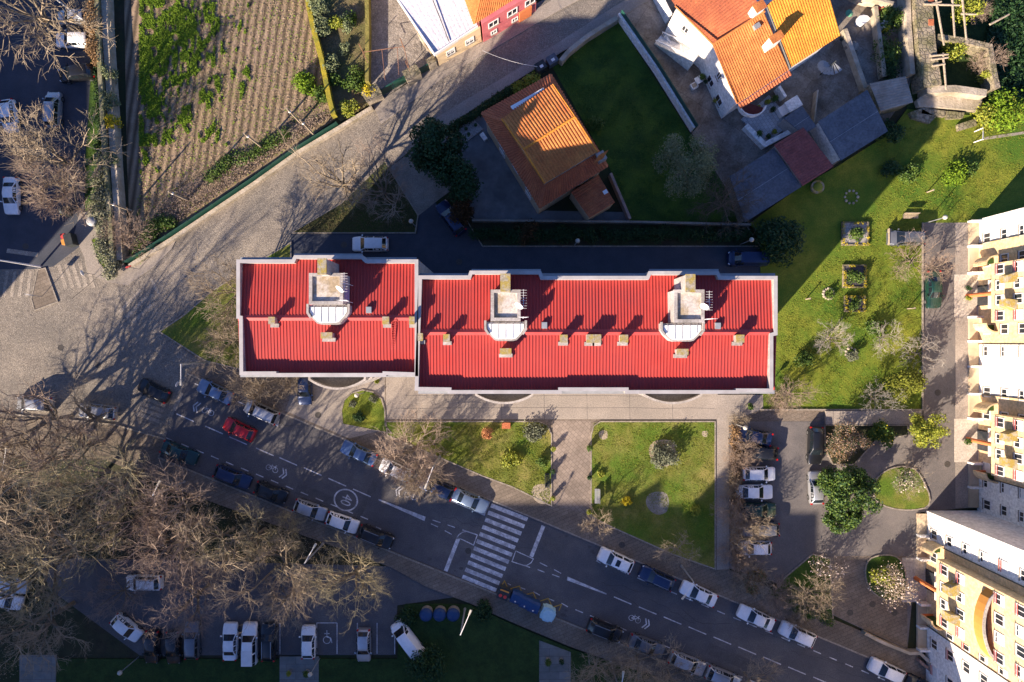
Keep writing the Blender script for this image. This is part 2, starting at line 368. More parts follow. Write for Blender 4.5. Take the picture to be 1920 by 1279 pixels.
sheet('cobbled_yard', [(697,-60),(750,-60),(765,20),(815,105),(825,122),(770,150),(720,185),(694,170)], .03, mat('yard_setts', (.25,.22,.19), (.36,.32,.28), .8, voro=4, bump=.4))
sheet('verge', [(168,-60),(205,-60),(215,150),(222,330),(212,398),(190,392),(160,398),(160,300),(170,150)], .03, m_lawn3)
slab('corner_lawn', [(172,449),(200,440),(215,500),(205,515),(186,492)], .12, m_lawn, kerb=m_kerb, kw=.1)
slab('corner_lawn', [(300,622),(345,592),(400,545),(470,500),(546,455),(546,560),(548,690),(525,702),(450,692),(385,676)], .13, m_lawn2, kerb=m_kerb, kw=.14)
slab('triangle_lawn', [(548,437),(640,382),(722,302),(737,328),(784,404),(779,437)], .13, mat('scrub_soil', (.035,.04,.014), (.075,.065,.03), 1.2, c3=(.05,.07,.012), s3=.25, bump=.6, bscale=7), kerb=m_kerb)
slab('hedge_bed', [(868,400),(892,412),(1180,418),(1400,425),(1425,462),(905,462),(886,432)], .12, m_soil, kerb=m_kerb)
sheet('house_drive', [(862,232),(905,215),(1012,395),(1180,398),(1180,416),(892,414),(872,370)], .03, mat('drive_concrete', (.17,.175,.18), (.24,.245,.25), .6, c3=(.12,.125,.13), s3=.4, bump=.1))
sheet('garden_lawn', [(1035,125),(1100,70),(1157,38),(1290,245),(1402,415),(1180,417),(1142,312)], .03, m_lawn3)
sheet('patio', [(1165,30),(1250,-40),(1760,-60),(1700,180),(1640,260),(1500,350),(1432,292),(1400,415),(1300,255)], .035, m_patio)
sheet('rear_garden', [(1690,-60),(2300,-60),(2300,210),(1830,240),(1700,205)], .03, mat('dark_undergrowth', (.015,.035,.008), (.04,.07,.015), .9, bump=.8, bscale=4))
slab('right_lawn', [(1425,768),(1425,440),(1404,420),(1500,350),(1565,315),(1665,252),(1700,205),(1830,218),(1920,175),(2300,120),(2300,470),(1990,470),(1950,418),(1728,418),(1728,768)], .13, m_lawn)
k = MB(); k.ribbon(PG([(1425,768),(1728,768),(1728,418)]), .16, 0, .3); struct(k.build('kerb', m_kerb))
# terraces of the red-roofed block
slab('front_terrace', [(724,690),(1345,690),(1345,786),(724,786)], .134, m_pave2)
slab('front_drive', [(548,690),(722,690),(722,805),(655,822),(535,770),(545,745)], .13, m_pave2)
isl = [(643,795),(641,770),(646,750),(660,737),(680,731),(700,735),(716,748),(722,768),(723,798),(735,812),(700,806)]
slab('lawn_island', isl, .2, m_lawn, kerb=m_kerb)
slab('front_lawn', [(724,790),(1010,790),(1026,797),(1034,814),(1034,948),(960,912),(905,892),(812,852),(727,816)], .2, m_lawn2, kerb=m_kerb)
slab('front_lawn', [(1125,790),(1340,790),(1340,1066),(1260,1038),(1150,989),(1108,968),(1108,815),(1113,798)], .2, m_lawn2, kerb=m_kerb)
slab('tiled_path', [(1036,788),(1107,788),(1107,966),(1036,944)], .138, m_tile)
slab('side_path', [(1343,740),(1366,740),(1366,1066),(1343,1068)], .142, m_pave2)
slab('side_path', [(1343,740),(1430,740),(1430,766),(1366,792),(1343,792)], .148, m_pave2)
b = MB()
for i in range(14):
    x = 1545+i*13.2; b.box(*G(x, 795, .1).xy, .1, *G(x+13.3, 770, 0).xy, .55-.032*i)
struct(b.build('garden_steps', m_pave2, fixn=True))
slab('house_pavement', [(1790,418),(1835,418),(1835,952),(1790,952)], .16, m_pave2)
slab('entrance_paving', [(1806-18,515),(1840,515),(1840,594),(1788,594)], .168, mat('pale_entrance_paving', (.46,.41,.34), (.55,.49,.42), 1.0, fine=5))
slab('entrance_paving', [(1788,785),(1840,785),(1840,866),(1788,866)], .168, MATS['pale_entrance_paving'])
slab('entrance_paving', [(1690,1045),(1740,1045),(1740,1128),(1690,1128)], .168, MATS['pale_entrance_paving'])
slab('shrub_bed', [(1545,797),(1700,797),(1702,815),(1640,826),(1600,870),(1560,870),(1546,840)], .2, m_soil, kerb=m_kerb)
slab('oval_lawn', smooth_poly([(1633,925),(1640,895),(1668,876),(1702,873),(1722,885),(1750,948),(1700,958),(1650,948)]), .24, m_lawn2, kerb=m_kerb)
slab('corner_lawn', [(1522,1038),(1555,1046),(1560,1160),(1500,1138),(1452,1108),(1470,1082)], .24, m_lawn3, kerb=m_kerb)
slab('oval_lawn', smooth_poly([(1620,1050),(1650,1038),(1685,1042),(1697,1075),(1697,1120),(1660,1128),(1622,1100)]), .24, m_lawn3, kerb=m_kerb)
sheet('slab_path', [(1562,1042),(1700,1042),(1700,1214),(1570,1156),(1562,1150)], .14, m_pave)
# lower edge of the photo
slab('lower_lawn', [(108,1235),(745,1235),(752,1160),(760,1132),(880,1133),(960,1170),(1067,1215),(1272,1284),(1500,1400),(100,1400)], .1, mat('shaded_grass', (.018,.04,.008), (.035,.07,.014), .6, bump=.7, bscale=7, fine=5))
for pts in ([(525,1230),(598,1230),(598,1400),(525,1400)], [(38,1228),(106,1228),(106,1400),(38,1400)], [(1011,1200),(1070,1222),(1070,1400),(1011,1400)]):
    slab('slab_path', pts, .14, m_slab)

# painted markings
def line(b, p, q, w, z=.018):
    a = G(*p); c = G(*q); d = (c-a); d.z = 0; d.normalize(); n = Vector((-d.y, d.x, 0))*w/2
    b.sheet([tuple((a+n).xy), tuple((a-n).xy), tuple((c-n).xy), tuple((c+n).xy)], z)
def pathline(b, pts, w, z=.018): b.ribbon(PG(pts), w, z-.003, z)
mk = MB()
for i, (x0, y0) in enumerate([(331,776),(385,799),(430,819),(480,840),(524,858),(570,877),(616,897),(662,917)]): line(mk, (x0,y0), (x0+33,y0+14.5), .12)
for i in range(22): x = 1151+46.7*i; y = 1119+18.8*i; line(mk, (x,y), (x+33,y+14), .12)
mk.sheet(PG([(710,935.5),(798,969),(796,977),(710,938)]), .018); mk.sheet(PG([(1064,1081),(1137,1112.5),(1137,1115),(1063,1088)]), .018)
for x0, y0, x1, y1 in [(811,975,826,980),(808,982,821,988),(839,984,853,989),(834,995,847,1002),(1012,1055,1026,1062),(1039,1068,1052,1075),(1008,1068,1021,1073),(1035,1077,1049,1082)]: line(mk, (x0,y0), (x1,y1), .1)
struct(mk.build('centre_line', m_paint))
mk = MB()
for i in range(14): x = 312+28*i; y = 821+11.3*i; line(mk, (x,y), (x+14,y+6), .11)
pathline(mk, [(705,988),(714,992),(712,998)], .11)
for x in list(range(365,420,50))+[446,697]: line(mk, (x, U(x)+13+ (0)), (x+14, U(x)+19), .11)
pathline(mk, [(480,762),(520,799),(524,785)], .11)
pathline(mk, [(836,935),(908,966),(919,940)], .1)
pathline(mk, [(1130,1026),(1119,1052),(1126,1056)], .1)
for i in range(17): x = 1165+30*i; y = 1071+12.4*i; line(mk, (x,y), (x+14,y+6), .11)
for i in range(22): x = 1079+27.2*i; y = 1143+11.0*i; line(mk, (x,y), (x+14,y+6), .11)
for p, q in [((952,1094),(958,1097)),((974,1101),(985,1105)),((1000,1109),(1012,1116)),((1028,1122),(1039,1127)),((1053,1131),(1065,1138))]: line(mk, p, q, .11)
for x in (525, 594, 632, 670, 707, 740): line(mk, (x,1168), (x,1226), .09, .014)
line(mk, (594,1168), (632,1168), .09, .0141)
struct(mk.build('parking_line', m_paint))
mk = MB()                                                         # zebra: eleven stripes
for i in range(11):
    t = i/10; ax = 920.5+(867-920.5)*t; ay = 947.5+(1081-947.5)*t; bx = 989+(930.5-989)*t; by = 974+(1107-974)*t
    line(mk, (ax,ay), (bx,by), .48)
struct(mk.build('zebra_crossing', m_paint))
mk = MB(); line(mk, (860,1008), (835.5,1071), .45); line(mk, (1019,986), (996,1044), .45)
struct(mk.build('stop_line', m_paint))
mk = MB(); pathline(mk, [(867,993.5),(895,1003)], .13, .019); pathline(mk, [(895,1003),(888,1022),(861,1009),(857,1009),(860,1003),(867,998),(876,996)], .1)
pathline(mk, [(967,1033),(960,1053),(994,1064)], .1, .019); pathline(mk, [(967,1033),(1000,1048),(996,1055),(988,1060),(980,1060)], .1)
struct(mk.build('island_outline', m_paint))
mk = MB(); pathline(mk, [(941,1098),(946,1089),(953,1105),(974,1099),(979,1112)], .12, .024); pathline(mk, [(982,1116),(1000,1111),(1006,1125)], .12, .024)
pathline(mk, [(1010,1128),(1028,1122),(1036,1139),(1053,1133),(1048,1145)], .12, .024)
struct(mk.build('zigzag_marking', m_yel))
# worn white crossings laid in the setts
mk = MB()
for i in range(5):
    x = 8+i*14.5; mk.prism(PG([(x+3,508+(i%2)*2),(x+9,508),(x+2,558),(x-4,556)]), -.01, .012)
for i in range(5): x = 107+i*13; mk.prism(PG([(x,498-i*1.5),(x+6,495-i*1.5),(x+20,538),(x+13,541)]), -.01, .012)
for i in range(3): mk.prism(PG([(222+i*12,583+i*10),(262+i*10,541+i*14),(266+i*10,546+i*14),(227+i*12,588+i*10)]), -.01, .012)
mk.prism(PG([(281,523),(286,521),(302,553),(297,557)]), -.01, .012); mk.prism(PG([(14,466),(72,474),(70,482),(12,474)]), .004, .013)
for i in range(4): mk.prism(PG([(268-i*4+i*1.0,742+i*10),(312-i*4,758+i*10),(309-i*4,764+i*10),(265-i*4,748+i*10)]), -.01, .0125)
mk.prism(PG([(338,735),(344,738),(330,771),(324,768)]), -.01, .0125)
struct(mk.build('stone_crossing', m_cobble_w, fixn=True))
# 40 in a ring
def ringmesh(b, c, r, w, z, n=32, sx=1, rot=0):
    vs = []; fs = []
    for i in range(n):
        a = 6.2832*i/n
        for rr in (r-w/2, r+w/2):
            x = rr*math.cos(a)*sx; y = rr*math.sin(a); vs.append((c.x+x*math.cos(rot)-y*math.sin(rot), c.y+x*math.sin(rot)+y*math.cos(rot), z))
    for i in range(n): fs.append((2*i, 2*i+1, 2*((i+1)%n)+1, 2*((i+1)%n)))
    b.add(vs, fs)
mk = MB(); ringmesh(mk, G(648.5,937.5), 1.22, .16, .0185, sx=1.12, rot=R(-20)); struct(mk.build('speed_ring_marking', m_paint))
def text(s, c, size, rot, m, name, z=.02, sx=1, ext=.004):
    cu = bpy.data.curves.new(name, 'FONT'); cu.body = s; cu.size = size; cu.align_x = 'CENTER'; cu.align_y = 'CENTER'; cu.extrude = ext
    o = bpy.data.objects.new(name, cu); COL.objects.link(o); me = bpy.data.meshes.new_from_object(o.evaluated_get(bpy.context.evaluated_depsgraph_get()))
    bpy.data.objects.remove(o); o = bpy.data.objects.new(name, me); COL.objects.link(o); me.materials.clear(); me.materials.append(m)
    o.location = (c.x, c.y, z); o.rotation_euler = (0, 0, rot); o.scale = (sx, 1, 1); return o
struct(text('40', G(649,937.5), 1.75, R(-112), m_paint, 'speed_limit_marking', sx=.75))
def bike(cx, cy, ang, flip=1):
    mk = MB(); c = G(cx, cy); d = Vector((math.cos(R(ang)), math.sin(R(ang)), 0)); n = Vector((-d.y, d.x, 0))*flip
    for s in (-1, 1): ringmesh(mk, c+d*s*.42, .3, .06, .0185, 16)
    def seg(a, b_, w=.06, z=.0187):
        p = c+d*a[0]+n*a[1]; q = c+d*b_[0]+n*b_[1]; dd = (q-p).normalized(); nn = Vector((-dd.y, dd.x, 0))*w/2
        mk.sheet([tuple((p+nn).xy), tuple((p-nn).xy), tuple((q-nn).xy), tuple((q+nn).xy)], z)
    seg((-.42,0),(-.1,.35)); seg((-.1,.35),(.32,.33)); seg((.42,0),(.3,.5)); seg((-.05,-.02),(.32,.33), z=.0189); seg((-.42,0),(-.05,-.02), z=.0189); seg((-.05,0),(-.16,.5), z=.019); seg((.3,.5),(.45,.52))
    for k in (1.15, 1.5):
        for s in (-1, 1):
            seg((k,s*.6),(k+.35,0), .15, .0187 if s > 0 else .0191)
    struct(mk.build('cycle_lane_marking', m_paint))
bike(390,772,157.5,-1); bike(510,879,-22.5,1); bike(770,930,157.5,-1); bike(1190,1161,-22.5,1)
mk = MB(); c = G(613,1196); ringmesh(mk, c+Vector((0,-.25,0)), .42, .08, .0185, 16)
for p, q in (((0,.9),(0,.1)),((0,.1),(.45,.0)),((.45,0),(.6,-.6)),((-.3,.5),(.3,.5))): 
    a = c+Vector((p[0],p[1],0)); e = c+Vector((q[0],q[1],0)); d = (e-a).normalized(); n = Vector((-d.y,d.x,0))*.05; mk.sheet([tuple((a+n).xy),tuple((a-n).xy),tuple((e-n).xy),tuple((e+n).xy)], .019)
struct(mk.build('disabled_bay_marking', m_paint))
# manholes
mh = MB()
for i, (x, y, z) in enumerate([(114,652,.004),(184,685,.004),(48,462,.01),(878,1033,.016),(597,778,.136),(1166,1021,.124),(1635,1132,.144),(1593,1148,.144),(1775,870,.14),(1757,736,.14),(645,459,.01),(861,491,.01),(1676,1148,.144)]):
    c = G(x, y); mh.lathe((c.x, c.y, 0), [(.38, z-.01), (.36, z+.006)], 14)
struct(mh.build('manhole_cover', mat('cast_iron', (.05,.045,.04), (.09,.08,.07), 8, rough=.6)))

rp = MB()
for q in ([(560,905),(640,938),(632,958),(552,925)], [(1010,1000),(1060,1022),(1052,1042),(1003,1021)], [(1330,1205),(1420,1243),(1412,1262),(1322,1225)], [(700,900),(712,905),(660,1000),(648,996)]): rp.sheet(PG(q), .0152)
struct(rp.build('asphalt_patch', mat('patched_asphalt', (.085,.082,.085), (.11,.105,.105), 1.5, fine=8)))
rp = MB(); rng = random.Random(4)
for k_ in range(16):
    x = rng.uniform(400, 1700); y = U(x)+rng.uniform(25, 75); p = [(x, y)]
    for j in range(9): x += rng.uniform(4, 16); y += rng.uniform(-3, 12)*.7; p.append((x, y))
    pathline(rp, p, rng.uniform(.03, .06), .0165)
for x0, x1, y in ((760,1330,742),(740,1340,765)):
    pathline(rp, [(x0+i*(x1-x0)/12, y+rng.uniform(-1, 1)) for i in range(13)], .03, .139)
for x in range(780,1340,80): pathline(rp, [(x,738),(x+1,786)], .03, .140)
struct(rp.build('sealed_crack', mat('tar', (.05,.048,.05), (.07,.068,.07), 3)))
st = MB()
for k_ in range(90):
    x = rng.uniform(330, 1800); y = (U(x)+rng.uniform(8, 26)) if k_ % 2 else (Lw(x)-rng.uniform(8, 26)); r_ = rng.uniform(2, 6)
    st.sheet(PG([(x+r_*math.cos(a)*rng.uniform(.6, 1.2), y+r_*.7*math.sin(a)*rng.uniform(.6, 1.2)) for a in [j*.7 for j in range(9)]]), .0142)
struct(st.build('oil_stain', mat('oil_stained_asphalt', (.07,.067,.07), (.095,.09,.092), 3)))
# ------------------------------------------------------------------ the red-roofed apartment block
ROOFZ = 16.0; PZ = 16.6
def wx(px, z): return (px-960)*(CAMH-z)/CAMH/PPM
def wy(py, z): return -(py-639.5)*(CAMH-z)/CAMH/PPM
def ribbed(b, x0, x1, ya, za, yb, zb, pitch=.30, rw=.07, rh=.045):
    """folded sheet running from (ya,za) at the ridge to (yb,zb) at the eave, ribs along y"""
    n = max(1, int(round((x1-x0)/pitch))); p = (x1-x0)/n; prof = []
    for i in range(n):
        x = x0+i*p; prof += [(x, 0), (x+p-rw*2.1, 0), (x+p-rw*1.7, rh), (x+p-rw*.6, rh)]
    prof.append((x1, 0)); vs = []; fs = []
    m_ = len(prof)
    for y, z in ((ya, za), (yb, zb)): vs += [(x, y, z+h) for x, h in prof]
    for i in range(m_-1): fs.append((i, i+1, m_+i+1, m_+i) if yb > ya else (i+1, i, m_+i, m_+i+1))
    b.add(vs, fs)
def windows(parent, pts, ax, w=1.2, h=1.3, rail=None, face=(1, 0), shut=0.0, glassm=None):
    """pts: (x,y,zc) on the wall surface; face: outward normal"""
    n = Vector((face[0], face[1], 0)); t = Vector((-face[1], face[0], 0))
    for i, (x, y, z) in enumerate(pts):
        c = Vector((x, y, z)); fb = MB()
        def bar(u0, u1, v0, v1, d0, d1, B):
            P = [c+t*u+n*d for u, d in ((u0, d0), (u1, d0), (u1, d1), (u0, d1))]
            B.prism([(p.x, p.y) for p in P], z+v0, z+v1)
        bar(-w/2, -w/2+.09, -h/2, h/2, .0, .07, fb); bar(w/2-.09, w/2, -h/2, h/2, .0, .07, fb)
        bar(-w/2+.09, w/2-.09, h/2-.1, h/2, .0, .07, fb); bar(-w/2+.09, w/2-.09, -h/2, -h/2+.08, .0, .07, fb); bar(-.03, .03, -h/2+.08, h/2-.1, .012, .06, fb)
        fo_ = fb.build('window', m_frame, parent, fixn=True)
        sh = shut if not callable(shut) else shut(i)
        gb = MB(); bar(-w/2+.09, w/2-.09, -h/2+.08, h/2-.1-(h-.2)*sh, .003, .012, gb); gb.build('pane', glassm or m_glass, fo_, fixn=True)
        if sh > 0:
            gb = MB(); bar(-w/2+.09, w/2-.09, h/2-.1-(h-.2)*sh, h/2-.1, .015, .045, gb); gb.build('shutter', m_shut, fo_, fixn=True)
        gb = MB(); bar(-w/2-.05, w/2+.05, -h/2-.06, -h/2-.002, .0, .16, gb); gb.build('sill', m_kerb, fo_, fixn=True)
        if rail and rail(i):
            gb = MB(); bar(-w/2, w/2, -h/2+.35, -h/2+.42, .17, .2, gb); bar(-w/2, w/2, -h/2+.1, -h/2+.15, .17, .2, gb); gb.build('rail', m_rail, fo_, fixn=True)
def block(outline_top, name, label, ridge_py, bottom_py, x_l, x_r, bays, towers, chims, hatches, balconies):
    """outline_top: photo polygon of the parapet's outer edge"""
    base = (wx((x_l+x_r)/2, PZ), wy(620, PZ), 0)
    T = thing(name, label, 'apartment building', base, 'red roofed apartment blocks')
    O = [tuple(W(x, y, PZ).xy) for x, y in outline_top]
    # walls: a ring just inside the parapet edge, down to the ground
    wl = MB(); wl.ribbon(O, .28, 0, PZ-1.05, side=SIDE, closed=True)
    wl.prism([(x, y) for x, y in inset(O, .25)], .2, 14.2)
    wl.build('wall', m_offw, T, fixn=True)
    pp = MB(); pp.ribbon(O, .30, PZ-1.05, PZ, side=SIDE, closed=True); pp.build('parapet', m_offw, T, fixn=True)
    pc = MB(); pc.ribbon(inset(O, -.02), .34, PZ, PZ+.07, side=SIDE, closed=True); pc.build('coping', mat('coping_sheet', (.42,.40,.39), (.48,.46,.45), 1.5, c3=(.36,.335,.32), s3=.6, rough=.6), T, fixn=True)
    yr = wy(ridge_py, 16.3); ybot = wy(bottom_py, 15.6); xl = wx(x_l, 15.8); xr = wx(x_r, 15.8)
    rf = MB()
    for a, c_, ytop in bays:                                     # upper slope in bays (jogs of the parapet)
        ribbed(rf, wx(a, 15.8), wx(c_, 15.8), yr, 16.35, wy(ytop, 15.6), 15.9)
    ro = rf.build('roof', m_red, T)
    rf = MB(); ribbed(rf, xl, xr, yr, 16.35, ybot, 15.9); rf.build('roof', m_red, T)
    rc = MB(); rc.add([(xl, yr+.28, 16.36), (xr, yr+.28, 16.36), (xr, yr, 16.5), (xl, yr, 16.5), (xl, yr-.28, 16.36), (xr, yr-.28, 16.36), (xl, yr+.28, 16.30), (xr, yr+.28, 16.30), (xl, yr-.28, 16.30), (xr, yr-.28, 16.30)],
           [(0,3,2,1), (3,4,5,2), (0,1,7,6), (4,8,9,5)]); rc.build('ridge_cap', m_redcap, T, fixn=True)
    gt = MB(); gt.box(xl, ybot-.35, 15.75, xr, ybot+.02, 15.84); gt.build('gutter', m_grey, T)
    gy = wy(bays[0][2] if bays else 490, 15.6)
    gt = MB()
    for a, c_, ytop in bays: gt.box(wx(a, 15.8), wy(ytop, 15.6)-.02, 15.75, wx(c_, 15.8), wy(ytop, 15.6)+.4, 15.84)
    gt.build('gutter', m_grey, T)
    for (cl, cr, ct, cb, sx0, sx1, sy1, chl, chr_, cht, chb) in towers:
        tz = 18.9
        x0, x1, y1, y0 = wx(cl, tz), wx(cr, tz), wy(ct, tz), wy(cb, tz)
        t = MB(); t.box(x0+.05, y0+.05, 15.4, x1-.05, y1-.05, tz-.35); tw = t.build('stair_tower', m_offw, T)
        t = MB(); t.box(x0+.3, y0+.3, tz-.34, x1-.3, y1-.3, tz-.22); t.build('tower_roof', m_flat, tw)
        t = MB(); t.ribbon([(x0, y0), (x1, y0), (x1, y1), (x0, y1)], .3, tz-.35, tz, side=1, closed=True); t.build('tower_parapet', m_offw, tw, fixn=True)
        t = MB(); t.box(x1-.049, y0+.5, 16.5, x1+.02, y0+1.5, 18.1); t.build('tower_door', mat('purple_grey_door', (.25,.2,.33), (.3,.25,.4), 2), tw)
        # curved white hood below the tower
        hz = 17.6; a0 = wx(sx0, hz); a1 = wx(sx1, hz); b1 = wy(cb-1, hz); b0 = wy(sy1, hz)
        hood = [(a0, b1), (a0, b1-(b1-b0)*.42), (a0+(a1-a0)*.08, b1-(b1-b0)*.66), (a0+(a1-a0)*.22, b0+.1), (a0+(a1-a0)*.32, b0), (a1-(a1-a0)*.32, b0), (a1-(a1-a0)*.22, b0+.1), (a1-(a1-a0)*.08, b1-(b1-b0)*.66), (a1, b1-(b1-b0)*.42), (a1, b1)]
        t = MB(); t.prism(inset(hood, .12), 15.5, hz-.1); hd = t.build('curved_hood', m_offw, T, fixn=True)
        t = MB(); t.prism(inset(hood, .3), hz-.1, hz-.02); t.build('hood_sheet', m_metalw, hd, fixn=True)
        t = MB()
        for k_ in range(1, 6):
            xx = a0+(a1-a0)*k_/6; t.box(xx-.02, b0+.35 if 2 <= k_ <= 4 else b0+.9, hz-.02, xx+.02, b1-.2, hz+.02)
        t.build('hood_seam', m_grey, hd)
        t = MB(); t.ribbon([hood[i] for i in range(0, 3)], .2, hz-.1, hz+.12, side=SIDE); t.build('hood_kerb', m_offw, hd, fixn=True)
        t = MB(); t.ribbon([hood[i] for i in range(7, 10)], .2, hz-.1, hz+.12, side=SIDE); t.build('hood_kerb', m_offw, hd, fixn=True)
        cz = 20.6; c0, c1, d1, d0 = wx(chl, cz), wx(chr_, cz), wy(cht, cz), wy(chb, cz)
        t = MB(); t.box(c0+.05, d0+.05, 15.4, c1-.05, d1-.05, cz-.15); ch = t.build('chimney', m_offw, T)
        t = MB(); t.box(c0, d0, cz-.15, c1, d1, cz); t.build('chimney_top', m_mossy, ch)
        t = MB(); xx = x1+.25; t.tube((xx, y0+.3, 15.9), (xx, y0+.3, 20.6), .03); 
        for k_ in range(7): t.tube((xx-.45+.03*k_, y0+.3, 20.5-.28*k_), (xx+.45-.03*k_, y0+.3, 20.5-.28*k_), .015, n=4)
        t.tube((xx, y0+1.9, 15.9), (xx, y0+1.9, 19.6), .025); t.tube((xx, y0+1.1, 19.5), (xx, y0+2.8, 19.5), .02, n=4)
        for k_ in range(8): t.tube((xx-.3, y0+1.1+.23*k_, 19.5), (xx+.3, y0+1.1+.23*k_, 19.5), .015, n=4)
        t.build('aerial', m_frame, T)
        t = MB(); c_ = Vector((x1-.1, (y0+y1)/2, tz+.5)); t.tube((c_.x, c_.y, tz-.1), tuple(c_), .03)
        nn = Vector((-.5,-.7,.45)).normalized(); u_ = nn.orthogonal().normalized(); w_ = nn.cross(u_)
        vs = [c_+nn*.02]+[c_+nn*.12+(u_*math.cos(.628*i)+w_*math.sin(.628*i))*.42 for i in range(10)]
        t.add(vs, [(0, 1+i, 1+(i+1) % 10) for i in range(10)]); t.build('satellite_dish', m_frame, T)
    for (px, py, w, d) in chims:
        z1 = 17.25; c = W(px, py, z1); t = MB(); t.box(c.x-w/2, c.y-d/2, 16.0, c.x+w/2, c.y+d/2, z1-.15); ch = t.build('chimney', m_offw, T)
        t = MB(); t.box(c.x-w/2-.06, c.y-d/2-.06, z1-.08, c.x+w/2+.06, c.y+d/2+.06, z1); t.build('chimney_top', m_mossy, ch)
        t = MB(); t.box(c.x-w/2+.1, c.y-d/2+.1, z1-.16, c.x+w/2-.1, c.y+d/2-.1, z1-.07); t.build('chimney_neck', m_darkm, ch)
        t = MB(); t.box(c.x-w/2-.15, c.y-d/2-.35, 15.8, c.x+w/2+.15, c.y-d/2-.001, 16.42); t.build('flashing', m_offw, ch)
    for px, py in hatches:
        c = W(px, py, 16.6); t = MB(); t.box(c.x-.26, c.y-.3, 15.9, c.x+.26, c.y+.3, 16.5); hh = t.build('roof_hatch', m_grey, T)
        t = MB(); t.box(c.x-.24, c.y-.25, 16.5, c.x+.24, c.y+.28, 16.56); t.build('hatch_pane', mat('hatch_glass', (.25,.28,.31), (.3,.33,.36), 2, rough=.2), hh)
    for (bx0, bx1, by) in balconies:
        for z in (14.2, 11.2, 8.2, 5.2):
            a0, a1 = wx(bx0, 14.2), wx(bx1, 14.2); yb = O_min(O)+.3; yo = wy(by, 14.2)
            curve = [(a0+(a1-a0)*i/12, yb-(yb-yo)*(1-.55*((i-6)/6)**2)) for i in range(13)]
            t = MB(); t.prism([(a0, yb)]+curve+[(a1, yb)], z-1.1, z-.95); bb = t.build('balcony', m_conc, T, fixn=True)
            t = MB(); t.ribbon([(a0, yb)]+curve+[(a1, yb)], .2, z-1.2, z, side=0); t.build('balcony_parapet', m_offw, bb, fixn=True)
            t = MB(); t.prism([(a0+.6, yb+.02)]+[(x_, (y_+yb)/2+.35) for x_, y_ in curve[2:-2]]+[(a1-.6, yb+.02)], z-.96, z-.7); t.build('balcony_step', m_offw, bb, fixn=True)
    yb = O_min(O)+.3; pts = []
    n = int((xr-xl)/3.4)
    for i in range(n):
        for z in (2.0, 5.0, 8.0, 11.0): pts.append((xl+(i+.5)*(xr-xl)/n, yb-.32, z))
    windows(T, pts[:60], 0, 1.3, 1.3, face=(0, -1), shut=lambda i: (i*7 % 5)*.2)
    return T
def O_min(O): return min(p[1] for p in O)
def area(P): return sum(P[i][0]*P[(i+1)%len(P)][1]-P[(i+1)%len(P)][0]*P[i][1] for i in range(len(P)))
def inset(P, d):
    if area(P) < 0: P = P[::-1]
    n = len(P); out = []
    for i in range(n):
        a = Vector(P[i-1][:2]); p = Vector(P[i][:2]); c = Vector(P[(i+1)%n][:2]); d1 = (p-a).normalized(); d2 = (c-p).normalized()
        n1 = Vector((-d1.y, d1.x)); n2 = Vector((-d2.y, d2.x)); m = n1+n2
        m = n1 if m.length < .2 else m.normalized(); k = 1/max(.5, m.dot(n1)); q = p+m*k*d; out.append((q.x, q.y))
    return out
SIDE = 1
def ccw(P): return P if sum(P[i][0]*P[(i+1)%len(P)][1]-P[(i+1)%len(P)][0]*P[i][1] for i in range(len(P))) < 0 else P[::-1]
left = ccw([(444,487),(548,487),(552,479),(680,479),(688,487),(784,487),(784,705),(724,703),(724,706),(512,706),(512,703),(450,703),(449,598),(444,597)])
TL = block(left, 'red_roofed_block', 'shorter red-roofed apartment block at the left with one stair tower and a roof ladder', 596, 700, 451, 781,
      [(451,552,491),(552,680,484),(680,781,491)],
      [(579,643,512,571,575,656,611,595,612,484,515)],
      [(509,601,.5,.55),(612,629,.95,.45),(723,601,.5,.6),(772,601,.4,.6)], [(691,581)], [(580,684,729)])
lad = MB(); 
for s in (734, 741): a = W(s,600,16.55); c = W(s,664,16.0); lad.tube(a, c, .03, n=4)
for i in range(15): a = W(734,602+i*4.3,16.52-i*.036); c = W(741,602+i*4.3,16.52-i*.036); lad.tube(a, c, .025, n=4)
lo_ = lad.build('roof_ladder', mat('red_ladder', (.5,.06,.05), (.6,.1,.08), 3), TL)
right = ccw([(785,517),(878,517),(881,508),(1014,508),(1018,518),(1212,518),(1216,509),(1347,509),(1351,518),(1457,518),(1457,628),(1449,630),(1449,735),(1386,735),(1386,738),(1172,738),(1172,733),(1053,733),(1053,738),(840,738),(840,733),(778,732)])
TR_ = block(right, 'red_roofed_block', 'longer red-roofed apartment block with two stair towers next to the right lawn', 623, 731, 784, 1452,
      [(784,884,521),(884,1014,513),(1014,1217,521),(1217,1347,513),(1347,1453,521)],
      [(920,976,543,602,908,988,642,938,957,513,547),(1264,1321,543,605,1238,1321,643,1286,1304,514,548)],
      [(788,632,.35,.6),(837,634,.5,.6),(948,659,.95,.45),(1057,635,.6,.6),(1107,635,.6,.65),(1121,635,.5,.65),(1170,635,.65,.6),(1280,660,.95,.45),(1388,635,.65,.6)],
      [(1021,610),(1347,611)], [(893,998,756),(1208,1315,756)])

